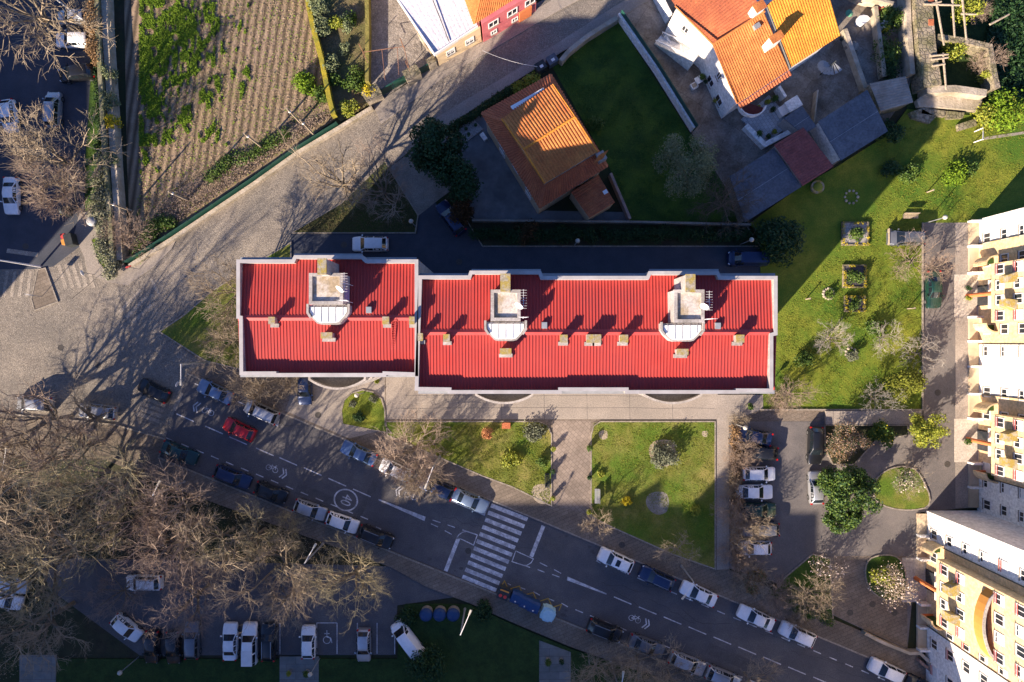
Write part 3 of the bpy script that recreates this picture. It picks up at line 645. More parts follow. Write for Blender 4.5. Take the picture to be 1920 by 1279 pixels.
# ------------------------------------------------------------------ the cream blocks at the right edge
def cream_block(name, label, X, y0, y1, H, yellow, bays, wins, depth=14, ground_depth=22):
    """X, y: photo pixels on the ground plane; facade faces -x"""
    x = (X-960)/PPM; T = thing(name, label, 'apartment building', (x+depth/2, -((y0+y1)/2-639.5)/PPM, 0), 'cream apartment blocks along the right edge')
    gy = lambda p: -(p-639.5)/PPM
    b = MB(); b.box(x, gy(y1), 0, x+depth, gy(y0), H); b.build('wall', m_white, T)
    b = MB(); b.box(x-.12, gy(y1)-.12, H, x+depth+.1, gy(y0)+.12, H+.5); b.build('cornice', m_white, T)
    for ya, yb_ in yellow:
        b = MB(); b.box(x-.06, gy(yb_), .3, x-.002, gy(ya), H-.002); b.build('yellow_wall', m_cream, T)
        for yy in (ya, yb_):
            b = MB(); b.tube((x-.12, gy(yy), .2), (x-.12, gy(yy), H), .055, n=6, cap=False); b.build('downpipe', m_darkm, T)
    for (c, half) in bays:
        ya, yb_ = gy(c+half), gy(c-half); xb = x-24/PPM
        b = MB(); b.box(xb, ya, 4.5, x-.062, yb_, H-.004); bay = b.build('overhanging_bay', m_cream, T)
        b = MB(); yc = gy(c); b.tube((xb+.22, yc, .1), (xb+.22, yc, 4.5), .24, n=14); b.build('column', m_terra, T, smooth=True)
        b = MB(); b.box(x-.09, yc-1.2, .16, x-.064, yc+1.2, 2.6); b.build('entrance_door', m_glass, T)
        b = MB(); b.box(x-.6, yc-1.6, 2.7, x-.064, yc+1.6, 2.85); b.build('canopy', m_white, T)
        for s in (-1, 1):                                       # quarter-round corner balconies beside the entrance
            ye = yc+s*(half/PPM); pts = []
            for i in range(9):
                a = math.pi/2*i/8; pts.append((x-.06-1.35*math.sin(a)**.8, ye+s*(.15-1.6*(1-math.cos(a)))+s*(.9)))
            pts = [(x-.062, ye+s*1.05)]+[(x-.06-1.35*math.sin(math.pi/2*i/8), ye+s*(1.05-.95*(1-math.cos(math.pi/2*i/8)))) for i in range(1, 9)]+[(xb+.05, ye+s*.02)]
            b = MB(); b.ribbon(pts, .16, 1.5, 3.6, side=0); bo_ = b.build('corner_balcony', m_cream, T, fixn=True)
            b = MB(); b.prism(pts+[(x-.063, ye+s*.02)], 1.5, 1.65); b.build('balcony_floor', m_terra, bo_, fixn=True)
            b = MB(); b.box(x-.9, min(ye+s*.2, ye+s*.8), 1.7, x-.064, max(ye+s*.2, ye+s*.8), 2.9); b.build('planter', m_lfD, bo_)
            b = MB()                                            # weathered side fins on the bay
            z0 = 6.4
            P = [(xb-.002, yc+s*half/PPM*.62), (xb-1.05, yc+s*half/PPM*.50), (xb-1.05, yc+s*half/PPM*.26), (xb-.002, yc+s*half/PPM*.30)]
            b.prism(P, z0+.8, z0+2.1); b.build('window_hood', m_mossy, bay, fixn=True)
        pts = [(xb+.1, ya+.3)]+[(xb-1.15*math.sin(math.pi*i/10)**.7, ya+.3+(yb_-ya-.6)*i/10) for i in range(1, 10)]+[(xb+.1, yb_-.3)]
        for zb in (12.6, 17.9):
            if zb > H-3: continue
            b = MB(); b.ribbon(pts, .18, zb-.2, zb+1.1, side=0); bo_ = b.build('curved_balcony', m_orange, bay, fixn=True)
            b = MB(); b.ribbon(pts, .26, zb+1.1, zb+1.2, side=0); b.build('balcony_coping', m_offw, bo_, fixn=True)
            b = MB(); b.prism(pts, zb-.2, zb); b.build('balcony_floor', m_conc, bo_, fixn=True)
        ww = []
        fl = [5.9, 8.6, 14.3, 17.1]
        for z in fl:
            for q in (-.78, -.25, .25, .78): ww.append((xb, yc+q*half/PPM, z))
        windows(T, [w_ for w_ in ww if w_[2] < H-1], 0, 1.1, 1.25, face=(-1, 0), rail=lambda i: i % 4 in (0, 3), shut=lambda i: (0, .35, .6, 0, .8)[i % 5])
    ww = []
    for yp in wins:
        for z in (1.75, 4.6, 7.3, 10.0, 12.8, 15.6, 18.4):
            if z < H-1: ww.append((x-.06 if any(a < yp < c for a, c in yellow) else x, gy(yp), z))
    windows(T, ww, 0, 1.15, 1.2, face=(-1, 0), rail=lambda i: i % 6 == 4, shut=lambda i: (0, 0, .5, 0, .9, .3, 0, .7)[i*5 % 8])
    return T
cream_block('cream_apartment_block', 'tall cream and white apartment block along the upper right edge facing the lawn street', 1832, 412, 985, 19, [(458,645),(738,890)], [(555,52),(823,54)], [450,494,618,658,733,774,872,900,940])
cream_block('cream_apartment_block', 'cream and yellow apartment block at the lower right corner with an orange curved balcony', 1735, 957, 1420, 20, [(1011,1170)], [(1083,58)], [995,1036,1158,1196,1245,1300])
# low white terrace walls, each a thing of its own
tw = [(1812,1834,417,1.0,'low white terrace wall at the top corner of the upper cream block'),(1812,1834,463,1.0,'low white terrace wall below the first window of the upper cream block'),
      (1812,1834,513,1.2,'low white terrace wall on the upper side of the first entrance'),(1812,1834,595,1.2,'low white terrace wall on the lower side of the first entrance'),
      (1812,1834,640,1.0,'low white terrace wall just above the blue-grey gutter pipe'),(1812,1834,687,1.0,'low white terrace wall halfway between the two entrances'),
      (1812,1834,738,1.0,'low white terrace wall beside the shadow of the round tree'),(1812,1834,784,1.2,'low white terrace wall on the upper side of the second entrance'),
      (1812,1834,867,1.2,'low white terrace wall on the lower side of the second entrance'),(1812,1834,912,1.0,'low white terrace wall in shade near the lower end of the upper block'),
      (1716,1736,1002,1.0,'pale terrace wall at the top of the lower cream block'),(1716,1736,1045,1.2,'pale terrace wall on the upper side of the lower block entrance'),
      (1716,1736,1128,1.2,'pale terrace wall on the lower side of the lower block entrance'),(1716,1736,1172,1.0,'pale terrace wall beside the lower block drive'),
      (1716,1736,1214,1.0,'pale terrace wall at the bottom end of the lower block')]
for xa, xb, y, h, lab in tw:
    b = MB(); a = G(xa, y); c = G(xb-.6, y); b.box(a.x, a.y-.12, .17, c.x, a.y+.12, h); tag(b.build('terrace_wall', m_white), lab, 'wall', 'white terrace walls in front of the cream blocks')
b = MB()
for ya, yb_ in ((419,461),(465,511),(597,638),(642,685),(689,736),(740,782),(869,910),(914,950)): a = G(1813.5, yb_); c = G(1831, ya); b.box(a.x, a.y, .17, c.x, c.y, .4)
for ya, yb_ in ((962,1000),(1004,1043),(1130,1170),(1174,1212)): a = G(1717, yb_); c = G(1734, ya); b.box(a.x, a.y, .1, c.x, c.y, .4)
struct(b.build('ground_terrace', m_beige))
# ------------------------------------------------------------------ houses
def tiles(b, e0, e1, r1, r0, pitch=.3, amp=.06, rows=0, step=.03):
    """rib-tiled slope: eave e0->e1, ridge r0->r1 (e0 below r0); ribs run up the slope"""
    e0, e1, r0, r1 = map(Vector, (e0, e1, r0, r1))
    n = max(2, int(round((e1-e0).length/pitch))); nv = max(1, rows); N = (e1-e0).cross(r0-e0).normalized()
    if N.z < 0: N = -N
    K = 4; cols = n*K+1; vs = []; fs = []; prof = (0, .75, 1, .75)
    rr = []
    for j in range(nv):
        rr += [(j/nv, 0), ((j+1)/nv-.0005, step)] if rows else []
    if not rows: rr = [(0, 0), (1, 0)]
    for t, dz in rr:
        a = e0.lerp(r0, t); c = e1.lerp(r1, t)
        for i in range(cols):
            h = prof[i % K]*amp+ (step-dz if rows else 0); vs.append(a.lerp(c, i/(cols-1))+N*h)
    flip = ((e1-e0).cross(r0-e0)).z < 0
    for j in range(len(rr)-1):
        for i in range(cols-1):
            q = (j*cols+i, j*cols+i+1, (j+1)*cols+i+1, (j+1)*cols+i); fs.append(q[::-1] if flip else q)
    b.add(vs, fs); return b
def wallbox(T, pts, z1, m, name='wall', z0=0):
    b = MB(); b.prism(pts, z0, z1); return b.build(name, m, T, fixn=True)
def onwall(T, p, q, ts, z, w, h, m_f=m_frame, shut=0.0):
    """windows on the wall p->q (ground xy), outward normal to the right of p->q"""
    p = Vector(p); q = Vector(q); d = (q-p).normalized(); n = (d.y, -d.x)
    windows(T, [(*(p.lerp(q, t)), z) for t in ts], 0, w, h, face=n, shut=shut)
# --- the hip-roofed house in the middle garden
A0, B0, C0, D0 = W(902,212,6.2), W(1033,139,6.2), W(1140,312,6.2), W(1012,391,6.2)
cen = (A0+C0)/2
T = thing('tiled_house', 'house with a two-level orange tiled roof in the dark garden, its front slope half lit', 'house', (cen.x, cen.y, 0))
wl = [tuple((Vector(p.xy)-cen.xy)*.93+cen.xy) for p in (A0, B0, C0, D0)]
HW = wallbox(T, wl, 6.1, m_beige)
A1, B1, C1, D1 = W(941,226,7.7), W(1036,161,7.7), W(1119,287,7.7), W(1021,346,7.7)
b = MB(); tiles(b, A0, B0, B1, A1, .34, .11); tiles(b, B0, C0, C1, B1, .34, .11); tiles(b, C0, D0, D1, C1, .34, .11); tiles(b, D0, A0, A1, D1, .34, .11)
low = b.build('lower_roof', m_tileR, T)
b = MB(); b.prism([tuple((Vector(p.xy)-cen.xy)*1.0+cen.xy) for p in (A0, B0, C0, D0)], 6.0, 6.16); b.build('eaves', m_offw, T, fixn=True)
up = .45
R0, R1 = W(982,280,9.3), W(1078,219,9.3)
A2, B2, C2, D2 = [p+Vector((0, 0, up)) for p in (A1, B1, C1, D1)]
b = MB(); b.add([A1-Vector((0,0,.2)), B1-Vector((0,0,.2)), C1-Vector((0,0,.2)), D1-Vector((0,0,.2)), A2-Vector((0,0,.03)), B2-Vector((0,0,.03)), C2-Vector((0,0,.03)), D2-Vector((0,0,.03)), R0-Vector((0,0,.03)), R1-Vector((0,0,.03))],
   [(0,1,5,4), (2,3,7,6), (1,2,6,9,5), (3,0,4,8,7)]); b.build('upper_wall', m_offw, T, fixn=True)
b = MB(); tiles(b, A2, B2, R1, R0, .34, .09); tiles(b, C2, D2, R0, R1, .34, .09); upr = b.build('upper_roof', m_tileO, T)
b = MB(); b.tube(R0, R1, .13, n=8); b.tube(D2, A2, .08, n=6) ; b.tube(R0, A2, .1, n=6); b.tube(R0, D2, .1, n=6); b.tube(R1, B2, .1, n=6); b.tube(R1, C2, .1, n=6); b.build('ridge_tiles', m_tileY, upr)
b = MB(); a = W(960,203,7.5); c = W(1021,165,8.1); b.obox(((a+c)/2).to_tuple(), (c-a).xy, (c-a).length, .5, .55, 7.0); b.build('roof_light', m_metalw, T, fixn=True)
c = W(1128,292,8.0); b = MB(); b.obox((c.x, c.y, 0), (B0-A0).xy, .9, .95, 3.2, 4.7); ch = b.build('chimney', m_offw, T, fixn=True)
b = MB(); d = (B0-A0).normalized(); tiles(b, c-d*.6+Vector((-.35,-.55,-.1)), c+d*.6+Vector((-.35,-.55,-.1)), c+d*.6+Vector((.2,.3,.3)), c-d*.6+Vector((.2,.3,.3)), .25, .06); b.build('chimney_top', m_tileO, ch)
onwall(T, wl[3], wl[0], [], 0, 1, 1); p, q = (wl[0], wl[3])
onwall(T, p, q, [.3, .55, .8], 4.4, 1.2, 1.3); onwall(T, p, q, [.3, .8], 1.7, 1.2, 1.3, shut=.5); onwall(T, wl[3], wl[2], [.3, .7], 4.4, 1.2, 1.3)
T = thing('tiled_shed', 'small red tiled lean-to beside the middle house with one pale roof light', 'shed', tuple(G(1108, 368)))
Q = [W(1070,360,3.2), W(1122,328,3.6), W(1153,380,3.6), W(1105,409,3.2)]
wallbox(T, [tuple((Vector(p.xy)*.96+Vector(((Q[0]+Q[2])/2).xy)*.04)) for p in Q], 3.1, m_beige)
b = MB(); tiles(b, Q[0], Q[3], Q[2], Q[1], .3, .06); b.build('roof', m_tileR, T)
b = MB(); c = W(1135,360,3.62); b.obox((c.x, c.y, 3.5), (1,.6), .5, .45, .16); b.build('roof_light', m_metalw, T, fixn=True)
# --- white-roofed house and pink house at the top
T = thing('white_roofed_house', 'cream house with a white ribbed flat roof beside the cobbled yard', 'house', tuple(G(830, 60)))
E = [W(747,0,3.9), W(815,103,3.6), W(896,50,3.6), W(862,-55,4.2)]; E[0] = W(712,-52,3.9)
b = MB(); tiles(b, E[1], E[2], E[3], E[0], .45, .014); b.build('roof', mat('white_sheet_roof', (.60,.57,.60), (.70,.66,.68), .8, fine=4), T)
b = MB(); b.ribbon([tuple(p.xy) for p in (E[0], E[1], E[2])], .14, 3.35, 3.85, side=0); b.build('roof_edge', m_frame, T, fixn=True)
b = MB(); a = W(800,-30,4.2); c = W(842,78,3.75); b.tube(a, c, .05); b.build('seam', m_darkm, T)
cb = [G(824,124), G(903,78), G(878,-60), G(740,-60)]
wallbox(T, [tuple(p.xy) for p in cb], 3.5, mat('pale_cream_render', (.66,.50,.30), (.72,.56,.36), .8))
onwall(T, tuple(cb[0].xy), tuple(cb[1].xy), [.3, .74], 1.9, 1.1, 1.2, shut=.6)
T = thing('pink_house', 'pink house with an orange hipped tile roof and white window surrounds at the top edge', 'house', tuple(G(950, 20)))
P = [G(907,80), G(1004,22), G(985,-60), G(880,-60)]
wallbox(T, [tuple(p.xy) for p in P], 4.7, m_pink)
b = MB(); e0, e1 = W(888,46,4.9), W(1010,-30,4.9); tiles(b, e0, e1, W(1010,-80,7), W(905,-30,7), .3, .07); tiles(b, W(868,-10,4.9), e0, W(905,-30,7), W(900,-42,7), .3, .07); b.build('roof', m_tileO, T)
p, q = tuple(P[0].xy), tuple(P[1].xy)
onwall(T, p, q, [.2, .55, .88], 3.3, 1.3, 1.2); onwall(T, p, q, [.2, .6], 1.2, .8, .8)
b = MB(); pp_ = Vector(p).lerp(Vector(q), .8); b.obox((pp_.x, pp_.y-.12, 0), Vector(q)-Vector(p), 1.6, .2, 2.2, .05); b.build('door', m_terra, T, fixn=True)
# --- white house with large orange roofs
T = thing('white_house', 'white two-storey house with large bright orange roofs in three slopes at the top', 'house', tuple(G(1400, 130)))
hz = 6.0
pW = [G(1240,62), G(1371,238), G(1560,128), G(1530,-60), G(1320,-80), G(1285,-20)]
pW = [G(1243,62), G(1306,128), G(1360,222), G(1380,226), G(1455,180), G(1545,128), G(1520,-40), G(1290,-40)]
# wall footprint below the roof outline
roofO = [(1266,12),(1337,84),(1381,194),(1482,130),(1576,68),(1545,-40),(1310,-60)]
wl = [tuple((W(x+dx, y+dy, 6.2)).xy) for (x, y), (dx, dy) in zip(roofO, [(2,4),(3,2),(4,-6),(-2,-6),(-8,-4),(-6,0),(0,0)])]
wallbox(T, wl, 5.9, m_white)
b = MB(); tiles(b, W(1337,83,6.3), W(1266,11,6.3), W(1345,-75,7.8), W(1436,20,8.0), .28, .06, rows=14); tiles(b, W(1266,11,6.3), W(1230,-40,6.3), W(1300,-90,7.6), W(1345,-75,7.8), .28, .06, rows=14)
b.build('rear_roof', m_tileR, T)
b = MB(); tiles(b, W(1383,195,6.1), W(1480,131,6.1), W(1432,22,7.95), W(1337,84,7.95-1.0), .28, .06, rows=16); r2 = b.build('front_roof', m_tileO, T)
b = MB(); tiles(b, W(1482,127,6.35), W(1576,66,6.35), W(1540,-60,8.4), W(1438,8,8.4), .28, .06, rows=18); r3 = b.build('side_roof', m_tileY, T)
b = MB(); tiles(b, W(1388,204,5.7), W(1485,140,5.7), W(1481,131.5,6.05), W(1384,195.5,6.05), .34, .08); b.build('eave_strip', m_tileR, T)
b = MB(); b.tube(W(1437,10,8.3), W(1482,128,6.35), .12); b.build('valley_gutter', m_darkm, T)
b = MB(); b.tube(W(1337,83,7.0), W(1434,21,8.05), .13, n=8); b.tube(W(1266,11,6.4), W(1337,83,6.95), .09); b.tube(W(1337,83,6.95), W(1382,194,6.2), .09); b.build('ridge_tiles', m_tileO, T)
for (x, y, w, d) in ((1424,12,1.1,.8), (1456,70,1.3,.7)):
    c = W(x, y, 9.2); b = MB(); b.obox((c.x, c.y, 6.3), (1,.62), w, d, 2.9); ch = b.build('chimney', m_white, T, fixn=True)
    b = MB(); b.obox((c.x, c.y, 9.2), (1,.62), w+.15, d+.15, .12); b.build('chimney_top', m_tileO, ch, fixn=True)
c = W(1420,48,7.9); b = MB(); b.obox((c.x, c.y, 7.5), (1,.62), .7, .5, .42); b.build('roof_light', m_grey, T, fixn=True)
w1, w2, w3 = wl[1], wl[2], wl[0]
onwall(T, w1, w2, [.42], 4.3, .7, 1.5); onwall(T, w1, w2, [.35, .72], 1.6, 1.3, 1.4); onwall(T, w3, w1, [.35], 4.4, .9, 1.2)
b = MB(); s0, s1 = G(1243,62), G(1306,112)                       # outside stairs with white balusters
d = (s1-s0).normalized(); n = Vector((d.y, -d.x, 0)); L_ = (s1-s0).length
for i in range(14):
    c = s0+d*(L_*(i+.5)/14)+n*1.1; b.obox((c.x, c.y, .05), d.xy, L_/14, 1.2, .2+.18*i)
st = b.build('outside_stairs', m_white, T, fixn=True)
b = MB()
for k_ in (-1, 1):
    for i in range(28):
        c = s0+d*(L_*(i+.5)/28)+n*(1.1+.62*k_); z = .25+.18*i/2; b.tube((c.x, c.y, z), (c.x, c.y, z+.8), .045, n=5)
    a = s0+n*(1.1+.62*k_); e = s1+n*(1.1+.62*k_); b.tube((a.x, a.y, 1.1), (e.x, e.y, 3.55), .07, n=6)
b.build('balustrade', m_white, st)
c = G(1318,108); b = MB(); b.obox((c.x, c.y, .05), d.xy, 2.2, 1.8, 2.7); b.build('stair_landing', m_white, T, fixn=True)
b = MB(); cc = G(1392,214); pts = [(cc.x+1.5*math.cos(a), cc.y+1.3*math.sin(a)) for a in [R(150+i*20) for i in range(11)]]; b.prism(pts, 2.6, 2.8); bo_ = b.build('round_balcony', mat('dark_red_tiles', (.12,.03,.03), (.16,.05,.045), 3), T, fixn=True)
b = MB(); b.ribbon(pts, .12, 2.8, 3.6); b.build('balcony_rim', m_white, bo_, fixn=True)
# white terrace with walls, cabinet and steps
T = thing('terrace', 'pale tiled terrace with low white walls below the white house', 'terrace', tuple(G(1432, 230)))
t4 = [(1404,240),(1388,225),(1440,180),(1462,205),(1478,236),(1430,275)]
b = MB(); b.prism(PG(t4), .03, .3); b.build('terrace_floor', m_floorp, T, fixn=True)
b = MB(); b.ribbon(PG([(1393,240),(1428,276),(1478,250)]), .55, .03, 1.1); b.build('terrace_wall', m_white, T, fixn=True)
b = MB(); b.ribbon(PG([(1452,170),(1464,190)]), .3, .03, 1.5); b.build('terrace_wall', m_white, T, fixn=True)
for (x, y, l, w, h, m, nm, lab) in ((1478,203,1.6,1.2,1.2,m_white,'outdoor_cabinet','white outdoor cabinet on the terrace beside the small grey roof'),(1462,213,1.0,1.0,.9,m_frame,'outdoor_sink','white stone sink block left of the cabinet on the terrace'),(1468,232,.7,.5,.8,m_white,'step_block','small white block at the terrace edge above the red corrugated roof')):
    c = G(x, y); b = MB(); b.obox((c.x, c.y, .3), (1,.6), l, w, h); b.obox((c.x, c.y, .3+h), (1,.6), l+.1, w+.1, .06); tag(b.build(nm, m, fixn=True), lab, 'cabinet')
# sheds
def flatshed(name, lab, q, z, mroof, mwall, ribs=None, tilt=.25, cat='shed'):
    cx = sum(p[0] for p in q)/4; cy = sum(p[1] for p in q)/4
    T = thing(name, lab, cat, tuple(W(cx, cy, z).xy)+(0,))
    Q = [W(q[0][0], q[0][1], z), W(q[1][0], q[1][1], z+tilt), W(q[2][0], q[2][1], z+tilt), W(q[3][0], q[3][1], z)]
    c = (Q[0]+Q[2])/2
    wallbox(T, [tuple(((p-c)*.95+c).xy) for p in Q], z-.12, mwall)
    b = MB()
    if ribs: tiles(b, Q[0], Q[3], Q[2], Q[1], ribs, .05)
    else: b.slopeprism(Q, z-.1)
    b.build('roof', mroof, T, fixn=not ribs)
    if not ribs:
        b = MB(); a = Q[0].lerp(Q[3], .52); e = Q[1].lerp(Q[2], .52); b.tube(a+Vector((0,0,.01)), e+Vector((0,0,.01)), .03, n=4); b.build('roof_seam', m_grey, T)
    return T
flatshed('flat_roofed_shed', 'shed with a large grey flat roof next to the lawn below the ruin', [(1534,228),(1626,168),(1665,246),(1577,301)], 3.0, m_slate, m_white)
flatshed('low_shed', 'wide low shed with a blue-grey sheet roof left of the red corrugated roof', [(1368,331),(1451,278),(1503,350),(1397,417)], 2.6, m_slate, m_conc, tilt=.2)
flatshed('red_roofed_shed', 'shed with a dull red corrugated roof between two blue-grey roofs', [(1451,272),(1506,239),(1563,312),(1505,349)], 3.2, mat('dull_red_sheet', (.20,.06,.055), (.27,.09,.08), 1.2, fine=5), m_conc, ribs=.3)
flatshed('small_grey_roof', 'small dark grey roof beside the terrace cabinet', [(1470,222),(1503,198),(1531,237),(1506,252)], 2.7, m_slate, m_offw, tilt=.1)
flatshed('rusty_roofed_shed', 'shed with brown corrugated fibre-cement sheets below the ruined wall', [(1630,157),(1698,143),(1712,192),(1651,209)], 2.7, m_corr, m_stone, ribs=.32)
# spiral stair + washing line behind the white house
T = thing('spiral_staircase', 'round dark metal spiral staircase behind the white house', 'staircase', tuple(G(1538,140)))
c = G(1538,140); b = MB(); b.tube((c.x, c.y, 0), (c.x, c.y, 4), .06); b.build('centre_pole', m_darkm, T)
b = MB()
for i in range(16):
    a = R(i*20); b.add([(c.x, c.y, .2+i*.22), (c.x+1.2*math.cos(a), c.y+1.2*math.sin(a), .2+i*.22), (c.x+1.2*math.cos(a+.33), c.y+1.2*math.sin(a+.33), .2+i*.22), (c.x, c.y, .16+i*.22), (c.x+1.2*math.cos(a), c.y+1.2*math.sin(a), .16+i*.22), (c.x+1.2*math.cos(a+.33), c.y+1.2*math.sin(a+.33), .16+i*.22)], [(0,1,2),(5,4,3),(1,4,5,2),(0,3,4,1),(0,2,5,3)])
b.build('tread', m_grey, T)
# ------------------------------------------------------------------ walls, hedges' walls, ruin
def wall(name, lab, pts, w, h, m, cat='wall', z0=-.05, side=0, group=None):
    b = MB(); b.ribbon(PG(pts), w, z0, h, side=side); return tag(b.build(name, m, fixn=True), lab, cat, group)
wall('boundary_wall', 'long mossy wall between the left hedge and the ploughed field', [(196,-60),(198,60),(205,180),(213,330),(222,430),(226,496)], .5, 1.7, mat('mossy_concrete', (.20,.19,.12), (.32,.29,.20), 2, c3=(.12,.13,.05), s3=.6, bump=.3))
wall('stone_wall', 'rough stone wall strip running along the field beside the mossy wall', [(206,-60),(209,60),(217,180),(226,330),(233,430),(236,490)], .7, 1.3, m_stonew)
T = thing('field_fence', 'low stone wall with dark green mesh fence along the cobbled road and the field', 'fence', tuple(G(440, 370)))
b = MB(); b.ribbon(PG([(248,500),(330,448),(480,347),(560,290),(640,242),(700,205)]), .42, -.05, .75); b.build('wall', m_stonew, T, fixn=True)
b = MB(); fp = [(244,494),(328,441),(477,341),(557,285),(636,236)]; b.ribbon(PG(fp), .05, .0, 1.45); b.build('mesh_panel', m_greenm, T, fixn=True)
for i in range(14):
    t = i/13*(len(fp)-1); k_ = min(int(t), len(fp)-2); x = fp[k_][0]+(fp[k_+1][0]-fp[k_][0])*(t-k_); y = fp[k_][1]+(fp[k_+1][1]-fp[k_][1])*(t-k_)
    c = G(x, y); b = MB(); b.tube((c.x, c.y, 0), (c.x, c.y, 1.6), .04); b.build('fence_post', m_greenm, T)
wall('moss_topped_wall', 'narrow wall thick with yellow moss between the field and the vegetable garden', [(572,-60),(580,0),(592,60),(608,120),(622,192),(630,222)], .55, 1.2, m_moss)
wall('ivy_wall', 'narrow green-topped wall between the vegetable garden and the cobbled yard', [(690,-60),(693,60),(692,160)], .45, 1.3, mat('ivy_wall_top', (.14,.13,.03), (.26,.22,.06), 2, bump=.6))
wall('yard_wall', 'low wall at the end of the yard beside the white-roofed house', [(752,-30),(768,25),(790,75),(812,108)], .3, 1.2, m_stonew)
wall('garden_wall', 'stone wall at the top edge of the dark green garden along the road', [(1050,122),(1065,104),(1100,76),(1155,42)], .5, 1.3, m_stonew)
T = thing('green_fence', 'long dark green panel fence with a pale coping between the garden and the patio', 'fence', tuple(G(1230, 150)))
b = MB(); b.ribbon(PG([(1157,36),(1226,135),(1296,247)]), .22, 0, 1.5); b.build('wall', m_white, T, fixn=True)
b = MB(); b.ribbon(PG([(1160.5,36),(1229.5,135),(1299.5,247)]), .08, 0, 2.3); b.build('panel', m_greenm, T, fixn=True)
wall('patio_wall', 'low white wall along the stairs of the white house', [(1244,72),(1262,98),(1292,122)], .22, 1.0, m_white)
wall('gable_wall', 'white garden wall at the top of the patio', [(1222,-10),(1250,44)], .35, 2.2, m_white)
wall('garden_wall', 'grey wall behind the middle garden above the hedge bed', [(886,416),(1180,419),(1402,424)], .25, 1.2, m_conc)
wall('garden_wall', 'dark wall with pinkish coping at the lower corner of the middle garden', [(1142,330),(1178,414)], .3, 1.4, mat('pink_coping', (.30,.20,.17), (.38,.27,.23), 2))
wall('drive_wall', 'low concrete wall at the lower cream block beside the street pavement', [(1615,1182),(1650,1200),(1698,1219),(1718,1219),(1735,1236),(1760,1260)], .35, .9, m_stonew)
wall('drive_wall', 'brown metal rail wall ending at the bottom edge near the lower cream block', [(1716,1233),(1745,1258),(1790,1295)], .3, .9, mat('brown_rail', (.25,.16,.13), (.33,.22,.18), 2))
T = thing('stone_ruin', 'ruined stone building without a roof at the top right corner', 'ruin', tuple(G(1750, 90)))
b = MB(); b.ribbon(PG([(1708,-60),(1710,40),(1716,110),(1726,175)]), 2.0, 0, 2.4); b.build('wall', m_stone, T, fixn=True)
b = MB(); b.ribbon(PG([(1684,-60),(1688,60),(1695,150)]), .55, 0, 1.8); b.build('wall', m_stonew, T, fixn=True)
b = MB(); b.ribbon(PG([(1737,84),(1790,92),(1832,102),(1840,150),(1846,178)]), .6, 0, 2.2); b.build('wall', m_stone, T, fixn=True)
b = MB(); b.ribbon(PG([(1720,180),(1770,178),(1828,186)]), .8, 0, 2.0); b.build('wall', m_stonew, T, fixn=True)
for p, q in (((1755,0),(1770,85)), ((1785,-10),(1790,70)), ((1804,-5),(1812,75)), ((1732,8),(1800,10)), ((1745,8),(1765,3)), ((1745,105),(1778,102)), ((1746,112),(1778,108)), ((1748,124),(1772,120)), ((1768,100),(1774,168)), ((1802,26),(1830,27)), ((1856,46),(1892,27))):
    b = MB(); a = W(*p, 2.5); c = W(*q, 2.6); b.tube(a, c, .13, .1, n=7); b.build('beam', m_wood, T, smooth=True)
for p in ((1722,18), (1722,60)):
    b = MB(); c = G(*p); b.box(c.x-.3, c.y-.35, 2.4, c.x+.3, c.y+.35, 2.45); b.build('brick_patch', m_tileR, T)
T = thing('stone_ledge', 'pale stone ledge with flat slabs along the top of the right lawn', 'ledge', tuple(G(1770, 195)))
b = MB(); b.prism(PG([(1712,192),(1730,176),(1800,174),(1836,182),(1828,212),(1760,206),(1716,204)]), .1, .75); b.build('slab', m_stonew, T, fixn=True)
for q in ([(1725,205),(1768,211),(1766,222),(1722,216)], [(1770,211),(1803,214),(1800,224),(1770,226)], [(1700,214),(1722,206),(1750,222),(1738,234),(1705,224)], [(1790,236),(1824,225),(1826,238),(1792,248)]):
    b = MB(); b.prism(PG(q), .1, .55); b.build('boulder', m_stone, T, fixn=True)
# gates and pillars of the yard
def pillar(x, y, lab, w=.9, h=1.9, rot=(1,.6)):
    T = thing('gate_pillar', lab, 'pillar', tuple(G(x, y)), 'stone gate pillars at the yard')
    c = G(x, y); b = MB(); b.obox((c.x, c.y, 0), rot, w*1.6, w, h); b.build('shaft', m_stonew, T, fixn=True)
    b = MB(); b.obox((c.x, c.y, h), rot, w*1.7, w+.12, .12); b.build('cap', m_stone, T, fixn=True)
pillar(703,186,'stone gate pillar with a yellow climbing plant at the left end of the green gate', 1.2); pillar(776,148,'stone gate pillar between the green gate and the small gate', 1.1); pillar(812,126,'narrow stone pillar beside the white-roofed house', .6)
T = thing('metal_gate', 'long dark green slatted double gate of the cobbled yard', 'gate', tuple(G(740,166)))
for k_, (p, q) in enumerate((((716,180),(739,166)), ((740,165),(764,152)))):
    b = MB(); b.ribbon(PG([p, q]), .12, .05, 1.7); b.build('gate_leaf', m_greenm, T, fixn=True)
b = MB(); b.ribbon(PG([(786,141),(806,130)]), .12, .05, 1.6); tag(b.build('small_gate', m_greenm, fixn=True), 'short dark green gate beside the narrow pillar', 'gate')
T = thing('pergola', 'thin rusty pergola frame over the gate end of the cobbled yard', 'pergola', tuple(G(725,120)))
for p, q in (((680,98),(757,87)), ((757,87),(768,133)), ((680,98),(690,118)), ((716,92),(722,150)), ((745,90),(748,140))):
    b = MB(); b.tube(W(*p, 2.5), W(*q, 2.5), .04, n=5); b.build('rod', mat('rusty_iron', (.2,.1,.06), (.3,.16,.1), 4), T)
for p in ((682,100), (757,90), (766,130)):
    b = MB(); a = G(*p); b.tube(a, a+Vector((0,0,2.5)), .05, n=5); b.build('post', MATS['rusty_iron'], T)

